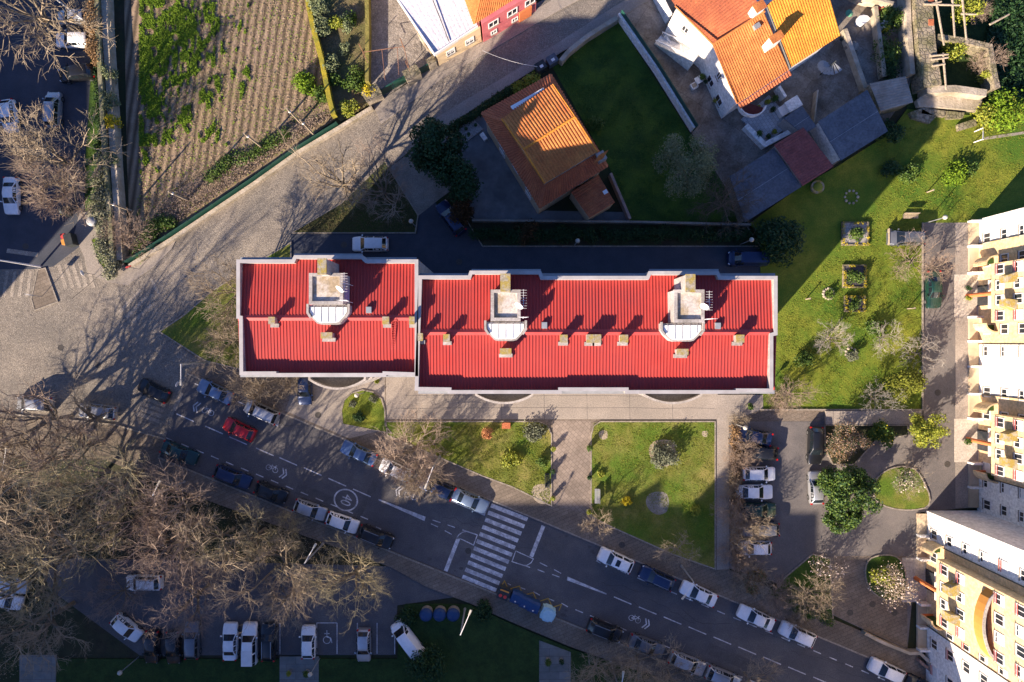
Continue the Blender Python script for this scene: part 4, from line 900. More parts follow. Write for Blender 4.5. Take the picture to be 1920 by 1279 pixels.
# ------------------------------------------------------------------ off-picture blocks that shade the street
def sblock(lab, x0, x1, y, h, depth=12, gable=None, dx=None):
    """roof edge whose shadow reaches ground pixel row y between columns x0 and x1"""
    s = (h-0)/math.tan(R(ELEV))*PPM; ox = -SDX*s; oy = SDY*s
    ax = x0-ox; bx = x1-ox; yy = y-oy
    T = thing('apartment_building', lab, 'apartment building', tuple(G((ax+bx)/2, yy+depth*8)), 'apartment blocks south and west of the picture')
    a = G(ax, yy+depth*16); c = G(bx, yy); b = MB(); b.box(a.x, a.y, 0, c.x, c.y, h); b.build('wall', m_beige, T)
    if gable:
        gx, gw, gh = gable; s2 = gh
        b = MB(); g = G(gx-ox, yy); hh = gh; b.slopeprism([(g.x-gw, c.y, h), (g.x, c.y, h+hh), (g.x, a.y, h+hh), (g.x-gw, a.y, h)], h-.01) if False else b.add([(g.x-gw, c.y, h), (g.x+gw, c.y, h), (g.x, c.y, h+hh), (g.x-gw, a.y, h), (g.x+gw, a.y, h), (g.x, a.y, h+hh)], [(0,1,2),(5,4,3),(0,2,5,3),(1,4,5,2)])
        b.build('roof', m_tileR, T, fixn=True)
    return T
sblock('low block at the far lower left beyond the picture', -260, 318, 905, 20)
sblock('block south of the street behind the bare trees, tallest roof', 318, 470, 800, 24)
sblock('block south of the street, second from the left', 470, 560, 846, 23)
sblock('narrow block south of the street with the lowest roof', 560, 625, 902, 22)
sblock('block south of the street, fourth from the left', 625, 722, 872, 22)
sblock('long block south of the street behind the zebra crossing', 722, 1130, 938, 20)
sblock('block with a gable south of the front lawn', 1130, 1290, 938, 20, gable=(1205, 2.3, 1.7))
sblock('block south of the right car park', 1290, 1536, 956, 20)
sblock('tower top south of the parked white cars', 1396, 1466, 832, 27, depth=5)
sblock('lower block south of the lower cream building', 1536, 2000, 1040, 16)
def wblock(lab, x, y0, y1, h):
    s = h/math.tan(R(ELEV))*PPM; ox = -SDX*s; oy = SDY*s
    T = thing('apartment_building', lab, 'apartment building', tuple(G(x-ox-80, (y0+y1)/2-oy)), 'apartment blocks south and west of the picture')
    a = G(x-ox-200, y1-oy); c = G(x-ox, y0-oy); b = MB(); b.box(a.x, a.y, 0, c.x, c.y, h); b.build('wall', m_beige, T)
wblock('block west of the left car park', 168, 60, 366, 18); wblock('block north-west of the left car park', 172, -600, 60, 18)
# ------------------------------------------------------------------ cars
KINDS = {   # L, W, H, cowl x (fraction from front), roof front, roof rear, rear glass end, hood z, belt, deck z
 'hatch':  (4.05,1.76,1.48, .25,.42,.83,.95, .93,.95,1.00),
 'sedan':  (4.60,1.80,1.45, .27,.43,.70,.84, .90,.95,1.03),
 'suv':    (4.45,1.86,1.66, .25,.39,.86,.96, 1.05,1.08,1.10),
 'estate': (4.65,1.80,1.50, .26,.42,.88,.97, .92,.96,1.00),
 'mpv':    (4.40,1.82,1.70, .18,.36,.90,.97, .98,1.02,1.05),
 'van':    (4.95,1.90,1.95, .14,.28,.97,.985, 1.10,1.12,1.2),
 'pickup': (5.10,1.85,1.80, .27,.40,.97,.985, 1.08,1.12,1.2)}
CARP = {}
def car_parts(kind):
    if kind in CARP: return CARP[kind]
    L, Wd, H, fc, fr, rr, re, hz, bz, dz = KINDS[kind]; w = Wd/2; X = lambda f: L/2-f*L
    # stations: x, half width, belt z, roof half width, top z, zone
    S = [(X(0), .74, .50, .62, .56), (X(.012), .88, .60, .74, .70), (X(.05), .96, .68, .80, hz-.16), (X(.11), .99, .74, .82, hz-.07), (X(fc-.04), 1.0, bz-.10, .84, hz),
         (X(fc), 1.0, bz-.02, .84, hz+.03), (X(fr), 1.0, bz, .66, H-.05), (X(fr+.07), 1.0, bz, .68, H), (X((fr+rr)/2-.01), 1.0, bz+.01, .69, H+.01), (X((fr+rr)/2+.015), 1.0, bz+.01, .69, H+.01), (X(rr-.05), .99, bz+.02, .67, H-.03), (X(rr), .985, bz+.03, .65, H-.07),
         (X(re), .95, bz+.03, .74, dz)]
    if re < .93: S += [(X(.97), .92, bz-.02, .72, dz-.02), (X(.992), .84, .70, .66, dz-.12), (X(1), .76, .5, .6, .6)]
    else: S += [(X(.99), .88, .72, .70, dz-.12), (X(1), .78, .5, .6, .6)]
    def sec(s):
        x, a, b_, r_, t = s; b_ = min(b_, t-.02)
        return [(x, a*w*.94, .22), (x, a*w, .42), (x, a*w*.995, b_*.8), (x, a*w*.955, b_), (x, r_*w+.0, t-.035), (x, r_*w*.86, t), (x, 0, t+.015)]
    parts = {k: MB() for k in ('body', 'windscreen', 'rear_window', 'side_window_l', 'side_window_r', 'roof_panel')}
    rows = []
    for s in S:
        h = sec(s); rows.append([(p[0], -p[1], p[2]) for p in h]+[(p[0], p[1], p[2]) for p in h[-2::-1]])
    nS = len(S); m_ = len(rows[0])
    def q(part, a, b_, c, d, push=0):
        B = parts[part]; B.add([a, b_, c, d], [(0, 1, 2, 3)])
    iW, iR0, iR1 = 5, 7, (11 if kind not in ('van', 'pickup') else 11)
    bv = [p for r_ in rows for p in r_]; bf = []
    def gl(part, i, j0, j1, inn=.0, off=.006, sh=(.06, .06)):
        """glass panel over rows i..i+1 columns j0..j1, slightly proud"""
        a, b_, c, d = (Vector(rows[i][j0]), Vector(rows[i+1][j0]), Vector(rows[i+1][j1]), Vector(rows[i][j1]))
        n = (b_-a).cross(d-a).normalized(); ce = (a+b_+c+d)/4
        if n.dot(ce-Vector((ce.x, 0, .6))) < 0: n = -n
        P = []
        for u, v in ((sh[0], sh[1]), (1-sh[0], sh[1]), (1-sh[0], 1-sh[1]), (sh[0], 1-sh[1])):
            P.append((a*(1-u)+b_*u)*(1-v)+(d*(1-u)+c*u)*v + n*off)
        parts[part].add([tuple(p) for p in P], [(0, 1, 2, 3)])
    for i in range(nS-1):
        for j in range(m_-1): bf.append((i*m_+j, i*m_+j+1, (i+1)*m_+j+1, (i+1)*m_+j))
    bf.append(tuple(range(m_))); bf.append(tuple(reversed(range((nS-1)*m_, nS*m_)))); 
    for i in range(nS-1): bf.append((i*m_+m_-1, i*m_, (i+1)*m_, (i+1)*m_+m_-1))
    parts['body'].add(bv, bf)
    def strip(part, i, cols, sh):
        for u0 in range(len(cols)-1): pass
    # windscreen across the crowned section: columns 4..8
    def screen(part, i, off=.012, inset_=(.07, .10)):
        cs = [4, 5, 6, 7, 8]; a = [Vector(rows[i][c]) for c in cs]; b_ = [Vector(rows[i+1][c]) for c in cs]; P = []
        up = Vector((0, 0, off)) + Vector(((off if a[0].z < b_[0].z else -off), 0, 0))
        for t in (inset_[0], 1-inset_[0]):
            for k, (x, y) in enumerate(zip(a, b_)):
                p = x.lerp(y, t); p.y *= .95; P.append(p+up)
        parts[part].add([tuple(p) for p in P], [(k, k+1, 6+k, 5+k) for k in range(4)])
    screen('windscreen', iW)
    if kind in ('van', 'pickup'): screen('rear_window', 11, off=.02)
    else: screen('rear_window', 11)
    for i in ((6, 7, 9, 10) if kind != 'van' else (6,)):
        gl('side_window_l', i, 3, 4, sh=(.03, .12)); gl('side_window_r', i, 9, 8, sh=(.03, .12))
    for side, nm, jb, jt in ((-1, 'side_window_l', 3, 4), (1, 'side_window_r', 9, 8)):   # front quarter glass
        a, b_, c = Vector(rows[5][jb]), Vector(rows[6][jb]), Vector(rows[6][jt]); n = Vector((0, side*.02, .008))
        ce = (a+b_+c)/3; parts[nm].add([tuple(p.lerp(ce, .18)+n) for p in (a, b_, c)], [(0, 1, 2)])
        if kind not in ('van', 'pickup'):
            a, b_, c = Vector(rows[11][jb]), Vector(rows[11][jt]), Vector(rows[12][jb]); ce = (a+b_+c)/3
            parts[nm].add([tuple(p.lerp(ce, .25)+n) for p in (a, b_, c)], [(0, 1, 2)])
    out = {'body': parts['body'], 'windscreen': parts['windscreen'], 'rear_window': parts['rear_window'], 'swl': parts['side_window_l'], 'swr': parts['side_window_r']}
    CARP[kind] = (out, L, w, H, hz, bz, fc, fr, rr, dz); return CARP[kind]
CARMESH = {}
def cmesh(key, fn):
    if key not in CARMESH: CARMESH[key] = fn()
    return CARMESH[key]
def paint(name, c, metal=.25):
    m = mat('car_paint_'+name, c, tuple(min(1, x*1.12) for x in c), 3, rough=.32, metal=metal, coat=.5, spec=.4); return m
PAINTS = {'white': paint('white', (.78,.78,.78), 0), 'silver': paint('silver', (.42,.43,.45), .5), 'grey': paint('grey', (.14,.15,.17), .4), 'black': paint('black', (.012,.013,.016), .1),
          'navy': paint('navy', (.015,.03,.085), .3), 'blue': paint('blue', (.07,.12,.24), .4), 'steel': paint('steel', (.16,.22,.32), .4), 'red': paint('red', (.40,.012,.016), .1), 'teal': paint('teal', (.015,.055,.06), .3), 'green': paint('green', (.012,.05,.04), .3)}
m_cglass = mat('car_glass', (.010,.014,.018), (.014,.02,.025), 1, rough=.06, spec=.7)
m_head = mat('headlamp_glass', (.6,.62,.65), (.7,.7,.72), 2, rough=.15); m_tail = mat('tail_lamp', (.35,.01,.01), (.45,.015,.012), 2, rough=.25)
def fin(mb, name, m, smooth=True):
    o = mb.build(name, m, None, smooth=smooth, fixn=True); me = o.data; bpy.data.objects.remove(o); return me
def car(px, py, ang, kind, color, label, group=None, rails=False, sunroof=False, z=.0, name='parked_car'):
    parts, L, w, H, hz, bz, fc, fr, rr, dz = car_parts(kind)
    loc = W(px, py, .9); loc.z = z
    T = local(name, label, 'van' if kind == 'van' else ('pickup truck' if kind == 'pickup' else 'car'), tuple(loc), R(ang), group); T.scale = (.94, .94, .94)
    def part(nm, key, fn, parent=T, pm=None):
        me = cmesh(key, fn)
        if pm:
            k2 = key+pm.name
            if k2 not in CARMESH:
                m2 = me.copy(); m2.materials.clear(); m2.materials.append(pm); CARMESH[k2] = m2
            me = CARMESH[k2]
        o = bpy.data.objects.new(nm, me); COL.objects.link(o); o.parent = parent; return o
    part('body', kind+'b', lambda: fin(parts['body'], 'body', m_grey), pm=PAINTS[color])
    part('windscreen', kind+'w', lambda: fin(parts['windscreen'], 'windscreen', m_cglass))
    part('rear_window', kind+'r', lambda: fin(parts['rear_window'], 'rear_window', m_cglass))
    part('side_window', kind+'sl', lambda: fin(parts['swl'], 'side_window', m_cglass, False)); part('side_window', kind+'sr', lambda: fin(parts['swr'], 'side_window', m_cglass, False))
    for sx in (L*.5-.82, -L*.5+.80):
        for sy in (-1, 1):
            def wh():
                b = MB(); b.tube((sx, sy*(w-.22), .32), (sx, sy*(w+.005), .32), .32, n=18); return fin(b, 'tyre', m_black)
            def rm():
                b = MB(); b.tube((sx, sy*(w-.1), .32), (sx, sy*(w+.012), .32), .2, n=12); return fin(b, 'rim', m_rim)
            wo_ = part('wheel', '%s wh%.1f%d' % (kind, sx, sy), wh); part('rim', '%s rm%.1f%d' % (kind, sx, sy), rm, wo_)
    for sy in (-1, 1):
        def hl():
            b = MB(); b.obox((L/2-.16, sy*w*.74, hz-.36), (1, -sy*.6), .26, .13, .12); return fin(b, 'headlight', m_head)
        def tl():
            b = MB(); b.obox((-L/2+.10, sy*w*.80, .72), (1, sy*.4), .2, .2, .26); return fin(b, 'taillight', m_tail)
        def mi():
            b = MB(); x = L/2-(fc+.055)*L; b.obox((x, sy*(w+.09), bz-.02), (.25, 1), .22, .13, .14); return fin(b, 'mirror', m_grey)
        part('headlight', kind+'h%d' % sy, hl); part('taillight', kind+'t%d' % sy, tl); part('mirror', kind+'m%d' % sy, mi, pm=PAINTS[color])
        if rails:
            def rl():
                b = MB(); b.box(-L*.36, sy*w*.60-.03, H-.01, L*.08, sy*w*.60+.03, H+.07); return fin(b, 'roof_rail', m_rim)
            part('roof_rail', kind+'rl%d' % sy, rl)
    if sunroof:
        def sr():
            b = MB(); b.box(-L*.10, -w*.42, H+.0, L*.02, w*.42, H+.035); return fin(b, 'sunroof', m_cglass)
        part('sunroof', kind+'sun', sr)
    if kind == 'pickup':
        def cv():
            b = MB(); b.box(-L*.46, -w*.7, H-.04, -L*.09, w*.7, H+.05); return fin(b, 'canopy', m_frame)
        part('canopy', kind+'cv', cv)
    return T
g1 = 'cars in the left car park'; g2 = 'cars parked along the upper kerb of the street'; g3 = 'cars parked along the lower kerb of the street'; g4 = 'cars in the lower car park'; g5 = 'cars in the right car park'; g6 = 'cars on the drive behind the red-roofed block'
car(136,30,182,'hatch','silver','silver hatchback half hidden by bare branches at the top left corner',g1)
car(137,73,180,'estate','white','white estate car below the tree-covered silver hatchback at the top left',g1)
car(142,136,188,'suv','black','black car with its nose turned left, parked against the hedge',g1)
car(97,204,88,'mpv','silver','pale silver people carrier seen through bare twigs in the left car park',g1,rails=True)
car(14,216,-82,'hatch','white','white hatchback cut by the left edge, nose down',g1)
car(18,366,-90,'sedan','white','white saloon below the bare tree at the left edge, nose down',g1)
car(286,733,153,'hatch','black','dark car driving over the cobbled crossing at the street entrance',None,name='moving_car')
car(447,806,155,'hatch','red','red hatchback driving along the street',None,name='moving_car')
car(62,757,178,'mpv','silver','silver car under the bare trees at the left, topmost of the two on the cobbles',g1)
car(180,772,174,'estate','silver','silver grey estate under twigs beside the cobbled crossing',g1)
car(402,735,156,'sedan','steel','steel blue saloon, first in the upper kerb row beside the hooked lamp',g2)
car(489,773,156,'mpv','silver','pale silver people carrier, second in the upper kerb row',g2,rails=True)
car(672,850,156,'sedan','blue','blue saloon parked below the lawn island',g2)
car(741,883,156,'hatch','white','white hatchback beside the big bare street tree',g2)
car(817,915,156,'estate','navy','dark blue estate with red tail lamps below the street lamp',g2)
car(881,940,-24,'sedan','steel','light steel blue saloon just left of the zebra crossing',g2)
car(1155,1052,156,'suv','white','white suv with a black roof panel, first right of the zebra crossing',g2,sunroof=True)
car(1232,1085,156,'suv','navy','dark blue suv with silver roof rails between two white cars',g2,rails=True)
car(1311,1115,156,'sedan','white','white saloon below the arm of a street lamp',g2)
car(1419,1160,156,'sedan','white','white car, fourth right of the zebra on the upper kerb',g2)
car(1497,1191,156,'suv','white','white suv, fifth right of the zebra beside the slab path',g2)
car(1665,1260,156,'suv','white','white suv near the lower right corner beside the brown rail wall',g2)
car(1730,1289,156,'hatch','black','black car cut by the bottom edge at the lower right',g2)
car(335,850,-22,'sedan','teal','dark teal saloon, first in the lower kerb row under the twigs',g3)
car(435,895,-21,'estate','navy','dark blue estate, second in the lower kerb row',g3)
car(507,924,-21,'hatch','black','black hatchback, third in the lower kerb row',g3)
car(580,957,-20,'hatch','silver','silver hatchback, fourth in the lower kerb row',g3)
car(641,981,-20,'hatch','white','white hatchback, fifth in the lower kerb row',g3)
car(704,1008,-22,'suv','black','black suv with roof rails, last of the lower row before the zebra',g3,rails=True)
car(1135,1184,-21,'suv','black','black suv with roof rails, first after the rubbish containers',g3,rails=True)
car(1213,1213,-21,'sedan','grey','grey saloon behind the black suv on the lower kerb',g3)
car(1290,1246,-22,'estate','silver','silver estate near the bottom edge on the lower kerb',g3)
car(1357,1273,-22,'suv','silver','silver suv cut by the bottom edge on the lower kerb',g3,rails=True)
car(268,1094,180,'suv','white','white suv alone on the drive among bare crowns at the lower left',g4,rails=True)
car(235,1179,-40,'hatch','white','white hatchback parked at an angle beside the dark grass',g4)
car(283,1215,-92,'hatch','black','black car with only its nose showing under bare branches',g4)
car(323,1216,-88,'hatch','black','black car nosing out from the twigs beside the grey one',g4)
car(358,1202,90,'estate','grey','grey estate at the end of the bare crown in the lower car park',g4)
car(430,1205,90,'sedan','white','white saloon, left one of the three cars side by side at the bottom',g4)
car(467,1208,90,'pickup','white','white pickup with a canopy between the white saloon and the black estate',g4)
car(502,1206,90,'estate','black','black estate with silver roof rails next to the slab path',g4,rails=True)
car(577,1206,90,'hatch','white','white hatchback just left of the disabled bay',g4)
car(681,1212,-90,'hatch','silver','silver hatchback right of the disabled bay',g4)
car(763,1200,127,'van','white','white van parked askew beside the dark bush',g4)
car(18,1097,-15,'hatch','silver','silver car under bare branches at the left edge, upper of the two',g4)
car(8,1127,-15,'hatch','white','white car under bare branches at the left edge, lower of the two',g4)
car(1413,818,168,'sedan','navy','dark blue car at the top of the right car park row',g5,z=.13)
car(1428,849,176,'hatch','black','black car almost hidden by the bare hedge in the right car park',g5,z=.13)
car(1424,889,0,'hatch','white','white hatchback below the bare hedge, nose to the right',g5,z=.13)
car(1415,923,0,'sedan','white','white saloon, second white car down in the right car park row',g5,z=.13)
car(1421,957,0,'estate','green','dark green grey estate between the white and grey cars',g5,z=.13)
car(1426,993,180,'estate','grey','grey estate partly under a bare shrub in the right car park',g5,z=.13)
car(1416,1028,180,'hatch','white','white hatchback at the bottom of the right car park row',g5,z=.13)
car(1530,836,-92,'estate','black','black estate beside the grey shrub in the right car park',g5,z=.13)
car(1531,915,92,'hatch','silver','silver hatchback tucked against the big green tree',g5,z=.13)
car(693,457,180,'suv','white','white suv on the shaded drive behind the left red roof',g6)
car(845,408,125,'estate','navy','dark blue estate squeezed against the dark tree on the back drive',g6)
car(1403,484,180,'van','navy','dark blue van at the far right end of the back drive',g6)
car(1700,446,180,'mpv','grey','dark grey people carrier in the bay below the wooden bench',None,z=.14)
car(1752,543,-88,'sedan','green','dark green saloon parked on the street beside the cream block entrance',None,z=.14)

# ------------------------------------------------------------------ trees and plants
def leafmesh(name, clumps, n, size, m, flat=.5, seed=1, squash=1.0):
    """n small leaf quads spread through the clumps (x,y,z,r), more on the shell"""
    rng = np.random.default_rng(seed); C = np.array(clumps, float); wgt = C[:, 3]**2; wgt /= wgt.sum()
    k = rng.choice(len(C), n, p=wgt); d = rng.normal(size=(n, 3)); d /= np.linalg.norm(d, axis=1)[:, None]
    d[:, 2] *= np.where(d[:, 2] < 0, .6, 1)
    r = C[k, 3]*(rng.random(n)**.35)*(1+.12*rng.normal(size=n)); p = C[k, :3]+d*r[:, None]*np.array([1, 1, squash])
    nrm = d*.6+rng.normal(size=(n, 3))*.7; nrm[:, 2] += flat; nrm /= np.linalg.norm(nrm, axis=1)[:, None]
    a = np.cross(nrm, rng.normal(size=(n, 3))); a /= np.linalg.norm(a, axis=1)[:, None]+1e-9; b_ = np.cross(nrm, a)
    s = size*(.6+.8*rng.random(n))[:, None]; V = np.stack([p-a*s, p-b_*s*.6, p+a*s, p+b_*s*.6], 1).reshape(-1, 3)
    me = bpy.data.meshes.new(name); F = np.arange(4*n).reshape(n, 4)
    me.vertices.add(4*n); me.vertices.foreach_set('co', V.ravel()); me.loops.add(4*n); me.loops.foreach_set('vertex_index', F.ravel().astype(np.int32))
    me.polygons.add(n); me.polygons.foreach_set('loop_start', np.arange(0, 4*n, 4, dtype=np.int32)); me.polygons.foreach_set('loop_total', np.full(n, 4, dtype=np.int32))
    me.update(calc_edges=True); me.materials.append(m); return me
def addmesh(name, me, parent=None):
    o = bpy.data.objects.new(name, me); COL.objects.link(o); o.parent = parent; return o
def clumps(R_, H, n, rng, base=.4, cr=.42, cone=0):
    out = []
    for i in range(n):
        a = rng.uniform(0, 6.283); t = rng.uniform(0, 1)**.6; z = rng.uniform(base, .92); rr = R_*(1-cone*(z-base)/(1-base)); x = math.cos(a)*t*(rr-cr*rr*.6); y = math.sin(a)*t*(rr-cr*rr*.6)
        out.append((x, y, z*H*(1-.15*t), cr*rr*rng.uniform(.7, 1.15)))
    return out
def leafy(px, py, R_, H, m, label, seed=1, n=None, size=None, nm='leafy_tree', cat='tree', group=None, extra=None, cr=.42, zc=.55, base=.35, ncl=None, cone=0, z=0, trunk=True):
    c = W(px, py, H*zc); rng = random.Random(seed)
    T = local(nm, label, cat, (c.x, c.y, z), 0, group)
    cl = clumps(R_, H, ncl or int(10+R_*5), rng, base=base, cr=cr, cone=cone)
    n = n or int(900*R_**1.7+300); size = size or .09+.02*R_
    addmesh('crown' if trunk else 'foliage', leafmesh('crown', cl, n, size, m, seed=seed), T)
    if extra:
        for nm2, m2, n2, s2, sc in extra: addmesh(nm2, leafmesh(nm2, [(a, b, c_+.1, r*sc) for a, b, c_, r in cl], n2, s2, m2, seed=seed+5), T)
    if trunk:
        b = MB(); b.tube((0, 0, -.1), (0, 0, H*.45), .05*H**.8+.02, .03*H**.8, n=8)
        for i in range(6):
            q = cl[i % len(cl)]; b.tube((0, 0, H*(.25+.03*i)), (q[0], q[1], q[2]), .035*H**.7, .012, n=5)
        o = b.build('trunk', m_bark, T, smooth=True)
    return T
# ---- bare trees
def bare_proto(seed, H, R_, limbs, kids, tr, spread=1.0, start=.28, droop=0.0, twig=.014, upright=.35):
    rng = random.Random(seed); segs = []
    def grow(p, d, L, r, lvl):
        n = 4 if lvl < 2 else (3 if lvl < 3 else 2); pts = [p]; dd = d.copy()
        for i in range(n):
            dd = (dd+Vector((rng.gauss(0, .16), rng.gauss(0, .16), rng.gauss(0, .12)+upright*.12-droop*.12*lvl))).normalized(); q = pts[-1]+dd*L/n
            segs.append((pts[-1], q, r*(1-.6*i/n), r*(1-.6*(i+1)/n), lvl)); pts.append(q)
        if lvl < len(kids):
            for k in range(kids[lvl]):
                t = rng.uniform(.25, 1.0); i = min(n-1, int(t*n)); q = pts[i].lerp(pts[i+1], t*n-i); s = (pts[i+1]-pts[i]).normalized()
                u = s.orthogonal().normalized(); w_ = s.cross(u); a = rng.uniform(0, 6.283); an = rng.uniform(.45, .95)*spread
                nd = (s*math.cos(an)+(u*math.cos(a)+w_*math.sin(a))*math.sin(an)).normalized()
                grow(q, nd, L*rng.uniform(.45, .68), max(twig, r*.45), lvl+1)
    trunkH = H*start
    for i in range(limbs):
        a = 6.283*(i+rng.uniform(-.3, .3))/limbs; tilt = rng.uniform(.35, 1.15)*spread; z = trunkH*(.85+.45*i/limbs)
        d = Vector((math.cos(a)*math.sin(tilt), math.sin(a)*math.sin(tilt), math.cos(tilt)))
        L = min(R_/max(.3, math.sin(tilt)), (H-z)/max(.25, math.cos(tilt)))*.72
        grow(Vector((0, 0, z)), d, L, tr*.6, 0)
    def tubes(sel, n):
        V = []; F = []
        for p, q, r0, r1, lv in sel:
            d = (q-p); d = d.normalized() if d.length else Vector((0, 0, 1)); u = d.orthogonal().normalized(); w_ = d.cross(u); o = len(V)
            for c, r in ((p, r0), (q, r1)):
                for i in range(n):
                    an = 6.2832*i/n; V.append(tuple(c+(u*math.cos(an)+w_*math.sin(an))*r))
            F += [(o+i, o+(i+1) % n, o+n+(i+1) % n, o+n+i) for i in range(n)]
        return V, F
    V, F = tubes([s for s in segs if s[4] >= 1], 3); cm = bpy.data.meshes.new('crown'); cm.from_pydata(V, [], F)
    V, F = tubes([(Vector((0, 0, -.1)), Vector((0, 0, trunkH)), tr, tr*.8, 0), (Vector((0, 0, trunkH)), Vector((0, 0, trunkH*1.3)), tr*.8, tr*.45, 0)]+[s for s in segs if s[4] < 1], 7)
    tm = bpy.data.meshes.new('trunk'); tm.from_pydata(V, [], F); tm.polygons.foreach_set('use_smooth', [True]*len(tm.polygons)); tm.materials.append(m_bark)
    return tm, cm
BP = {'big0': bare_proto(11, 13, 4.9, 8, (5,4,4,3), .30, 1.0, twig=.010), 'big1': bare_proto(12, 12.5, 5.0, 8, (5,5,4,3), .27, 1.05, droop=.4, twig=.010), 'big2': bare_proto(13, 13, 4.6, 8, (5,5,4,3), .28, .9, upright=.8, twig=.010),
      'mid0': bare_proto(21, 7.5, 3.8, 9, (6,6,5), .15, 1.0, twig=.017), 'mid1': bare_proto(22, 7, 3.6, 9, (6,6,5), .15, 1.1, twig=.017),
      'sm0': bare_proto(31, 4.6, 2.3, 8, (5,5,3), .09, 1.15, twig=.011), 'sm1': bare_proto(32, 4.2, 2.4, 7, (5,4,3), .08, 1.2, twig=.012, droop=.4), 'bush': bare_proto(41, 2.6, 1.9, 16, (6,5,3), .05, 1.1, start=.05, twig=.010)}
CM = {}
def bare(px, py, kind, m, label, group=None, s=1.0, rz=0, zc=.62, z=0, nm='bare_tree', cat='tree', sz=None, rot=None):
    tm, cm = BP[kind]; key = (kind, m.name)
    if key not in CM: c2 = cm.copy(); c2.materials.clear(); c2.materials.append(m); CM[key] = c2
    H = {'b': 12.5, 'm': 7.2, 's': 4.4}[kind[0]] if kind != 'bush' else 2.4
    c = W(px, py, H*zc*s); T = local(nm, label, cat, (c.x, c.y, z), R(rz), group); T.scale = (s, s, sz or s)
    addmesh('trunk', tm, T); addmesh('crown', CM[key], T); return T
gB = 'tall bare trees at the lower left'
big = [(62,792,'big2',m_twigR,'bare tree over the upper silver car on the cobbles',.85),(-45,850,'big0',m_twig,'bare tree cut by the left edge above the beige pavement',.95),(150,790,'big1',m_twig,'thin-crowned bare tree between the two silver cars on the cobbles',.7),(38,878,'big0',m_twig,'tall bare tree at the left edge beside the beige pavement',1.0),(128,842,'big1',m_twigR,'reddish bare tree between the cobbles and the left lamp',.85),(196,905,'big2',m_twigY,'olive-tinged bare tree behind the parked silver estate',1.0),
       (52,985,'big1',m_twig,'wide bare tree at the left edge halfway down the thicket',1.0),(150,1005,'big0',m_twigY,'olive bare tree with drooping twigs above the grass corner',1.0),(245,958,'big1',m_twigR,'bare tree next to the first teal car of the lower row',.85),
       (322,965,'big2',m_twigR,'reddish bare tree close to the dark blue estate',.85),(300,1035,'big0',m_twigR,'pinkish bare tree above the lone white suv',.85),(392,1022,'big1',m_twig,'bare tree in the middle of the thicket right of the lone white suv',.85),
       (462,1018,'big0',m_twigY,'bare tree beside the black hatchback of the lower row',.72),(520,1072,'big2',m_twig,'bare tree left of the leaning double street lamp',.85),(655,1092,'big1',m_twigY,'rightmost tall bare tree, spreading over the entrance of the lower car park',.85),
       (528,1135,'big0',m_twig,'bare tree whose crown hangs over the three parked cars',.62),(48,1085,'big2',m_twigY,'olive bare tree hiding the two cars at the left edge',1.0),(55,1180,'big0',m_twig,'bare tree over the slab path at the lower left corner',.95),
       (345,1135,'big1',m_twigR,'brown bare tree above the half hidden black cars',.8),(215,1118,'sm0',m_twigR,'small brown bare shrub-like tree beside the angled white hatchback',1.4),(540,1000,'mid0',m_twigY,'small olive bare tree behind the silver hatchback of the lower row',.6)]
for i, (x, y, k, m, lab, s) in enumerate(big): bare(x, y, k, m, lab, gB, s, rz=i*67)
bare(90,292,'mid1',m_twig,'bare tree standing over the silver people carrier in the left car park',None,1.35,20)
bare(118,345,'mid0',m_twigR,'bare tree just below the silver people carrier, near the dome bin',None,.95,80)
bare(48,10,'mid0',m_twig,'bare tree at the top left corner above the silver hatchback',None,1.6,140)
bare(775,845,'mid0',m_twigR,'bushy bare street tree beside the white hatchback on the upper kerb',None,1.0,30)
bare(785,900,'mid1',m_twig,'bare tree leaning over the dark blue estate on the upper kerb',None,.75,90)
bare(632,335,'big1',m_twig,'pale reddish bare tree between the cobbled road and the triangle lawn',None,.80,200)
bare(712,350,'big2',m_twigR,'dark bare tree on the shaded triangle lawn',None,.72,250)
bare(432,545,'mid0',m_twig,'bare tree behind the left end of the red-roofed block',None,.95,100)
bare(425,640,'mid1',m_twig,'bare tree on the corner lawn at the left end of the block',None,.8,310)
bare(480,722,'bush',m_twig,'drooping bare shrub in front of the left end of the block',None,1.6,40,nm='bare_shrub',cat='shrub')
bare(540,705,'bush',m_twig,'bare shrub beside the parked car under the left balcony',None,1.1,140,nm='bare_shrub',cat='shrub')
gS = 'small bare street trees by the pavement'
bare(1124,984,'sm0',m_twig,'small bare street tree at the lower left corner of the right front lawn',gS,.85,10)
bare(1274,1036,'sm1',m_twig,'small bare street tree at the foot of the street lamp',gS,.95,100)
gL = 'small bare trees on the right lawn'
bare(1566,634,'sm0',m_twigW,'whitish bare tree below the lower yellow flower bed',gL,.95,30,z=.1); bare(1664,632,'sm1',m_twigW,'pale bare tree with a flat crown right of the whitish one',gL,.85,160,z=.1)
bare(1733,662,'sm1',m_twigW,'pale bare tree leaning over the kerb onto the street',gL,.95,70,z=.1); bare(1488,740,'sm0',m_twigR,'reddish bare tree at the lower left corner of the right lawn',gL,1.0,200,z=.1)
bare(1648,750,'sm1',m_twigW,'white-limbed bare tree above the garden steps',gL,.9,300,z=.1); bare(1722,486,'sm1',m_twigR,'pinkish bare tree beside the dark grey people carrier',gL,1.05,20,z=.1)
bare(1760,500,'sm0',m_twigR,'pinkish bare tree over the rear of the dark green saloon',gL,.9,20,z=.1); bare(1688,508,'sm0',m_twig,'thin pale bare tree at the kerb corner of the lawn',gL,.5,120,z=.1)
gH = 'bare shrubs along the right car park'
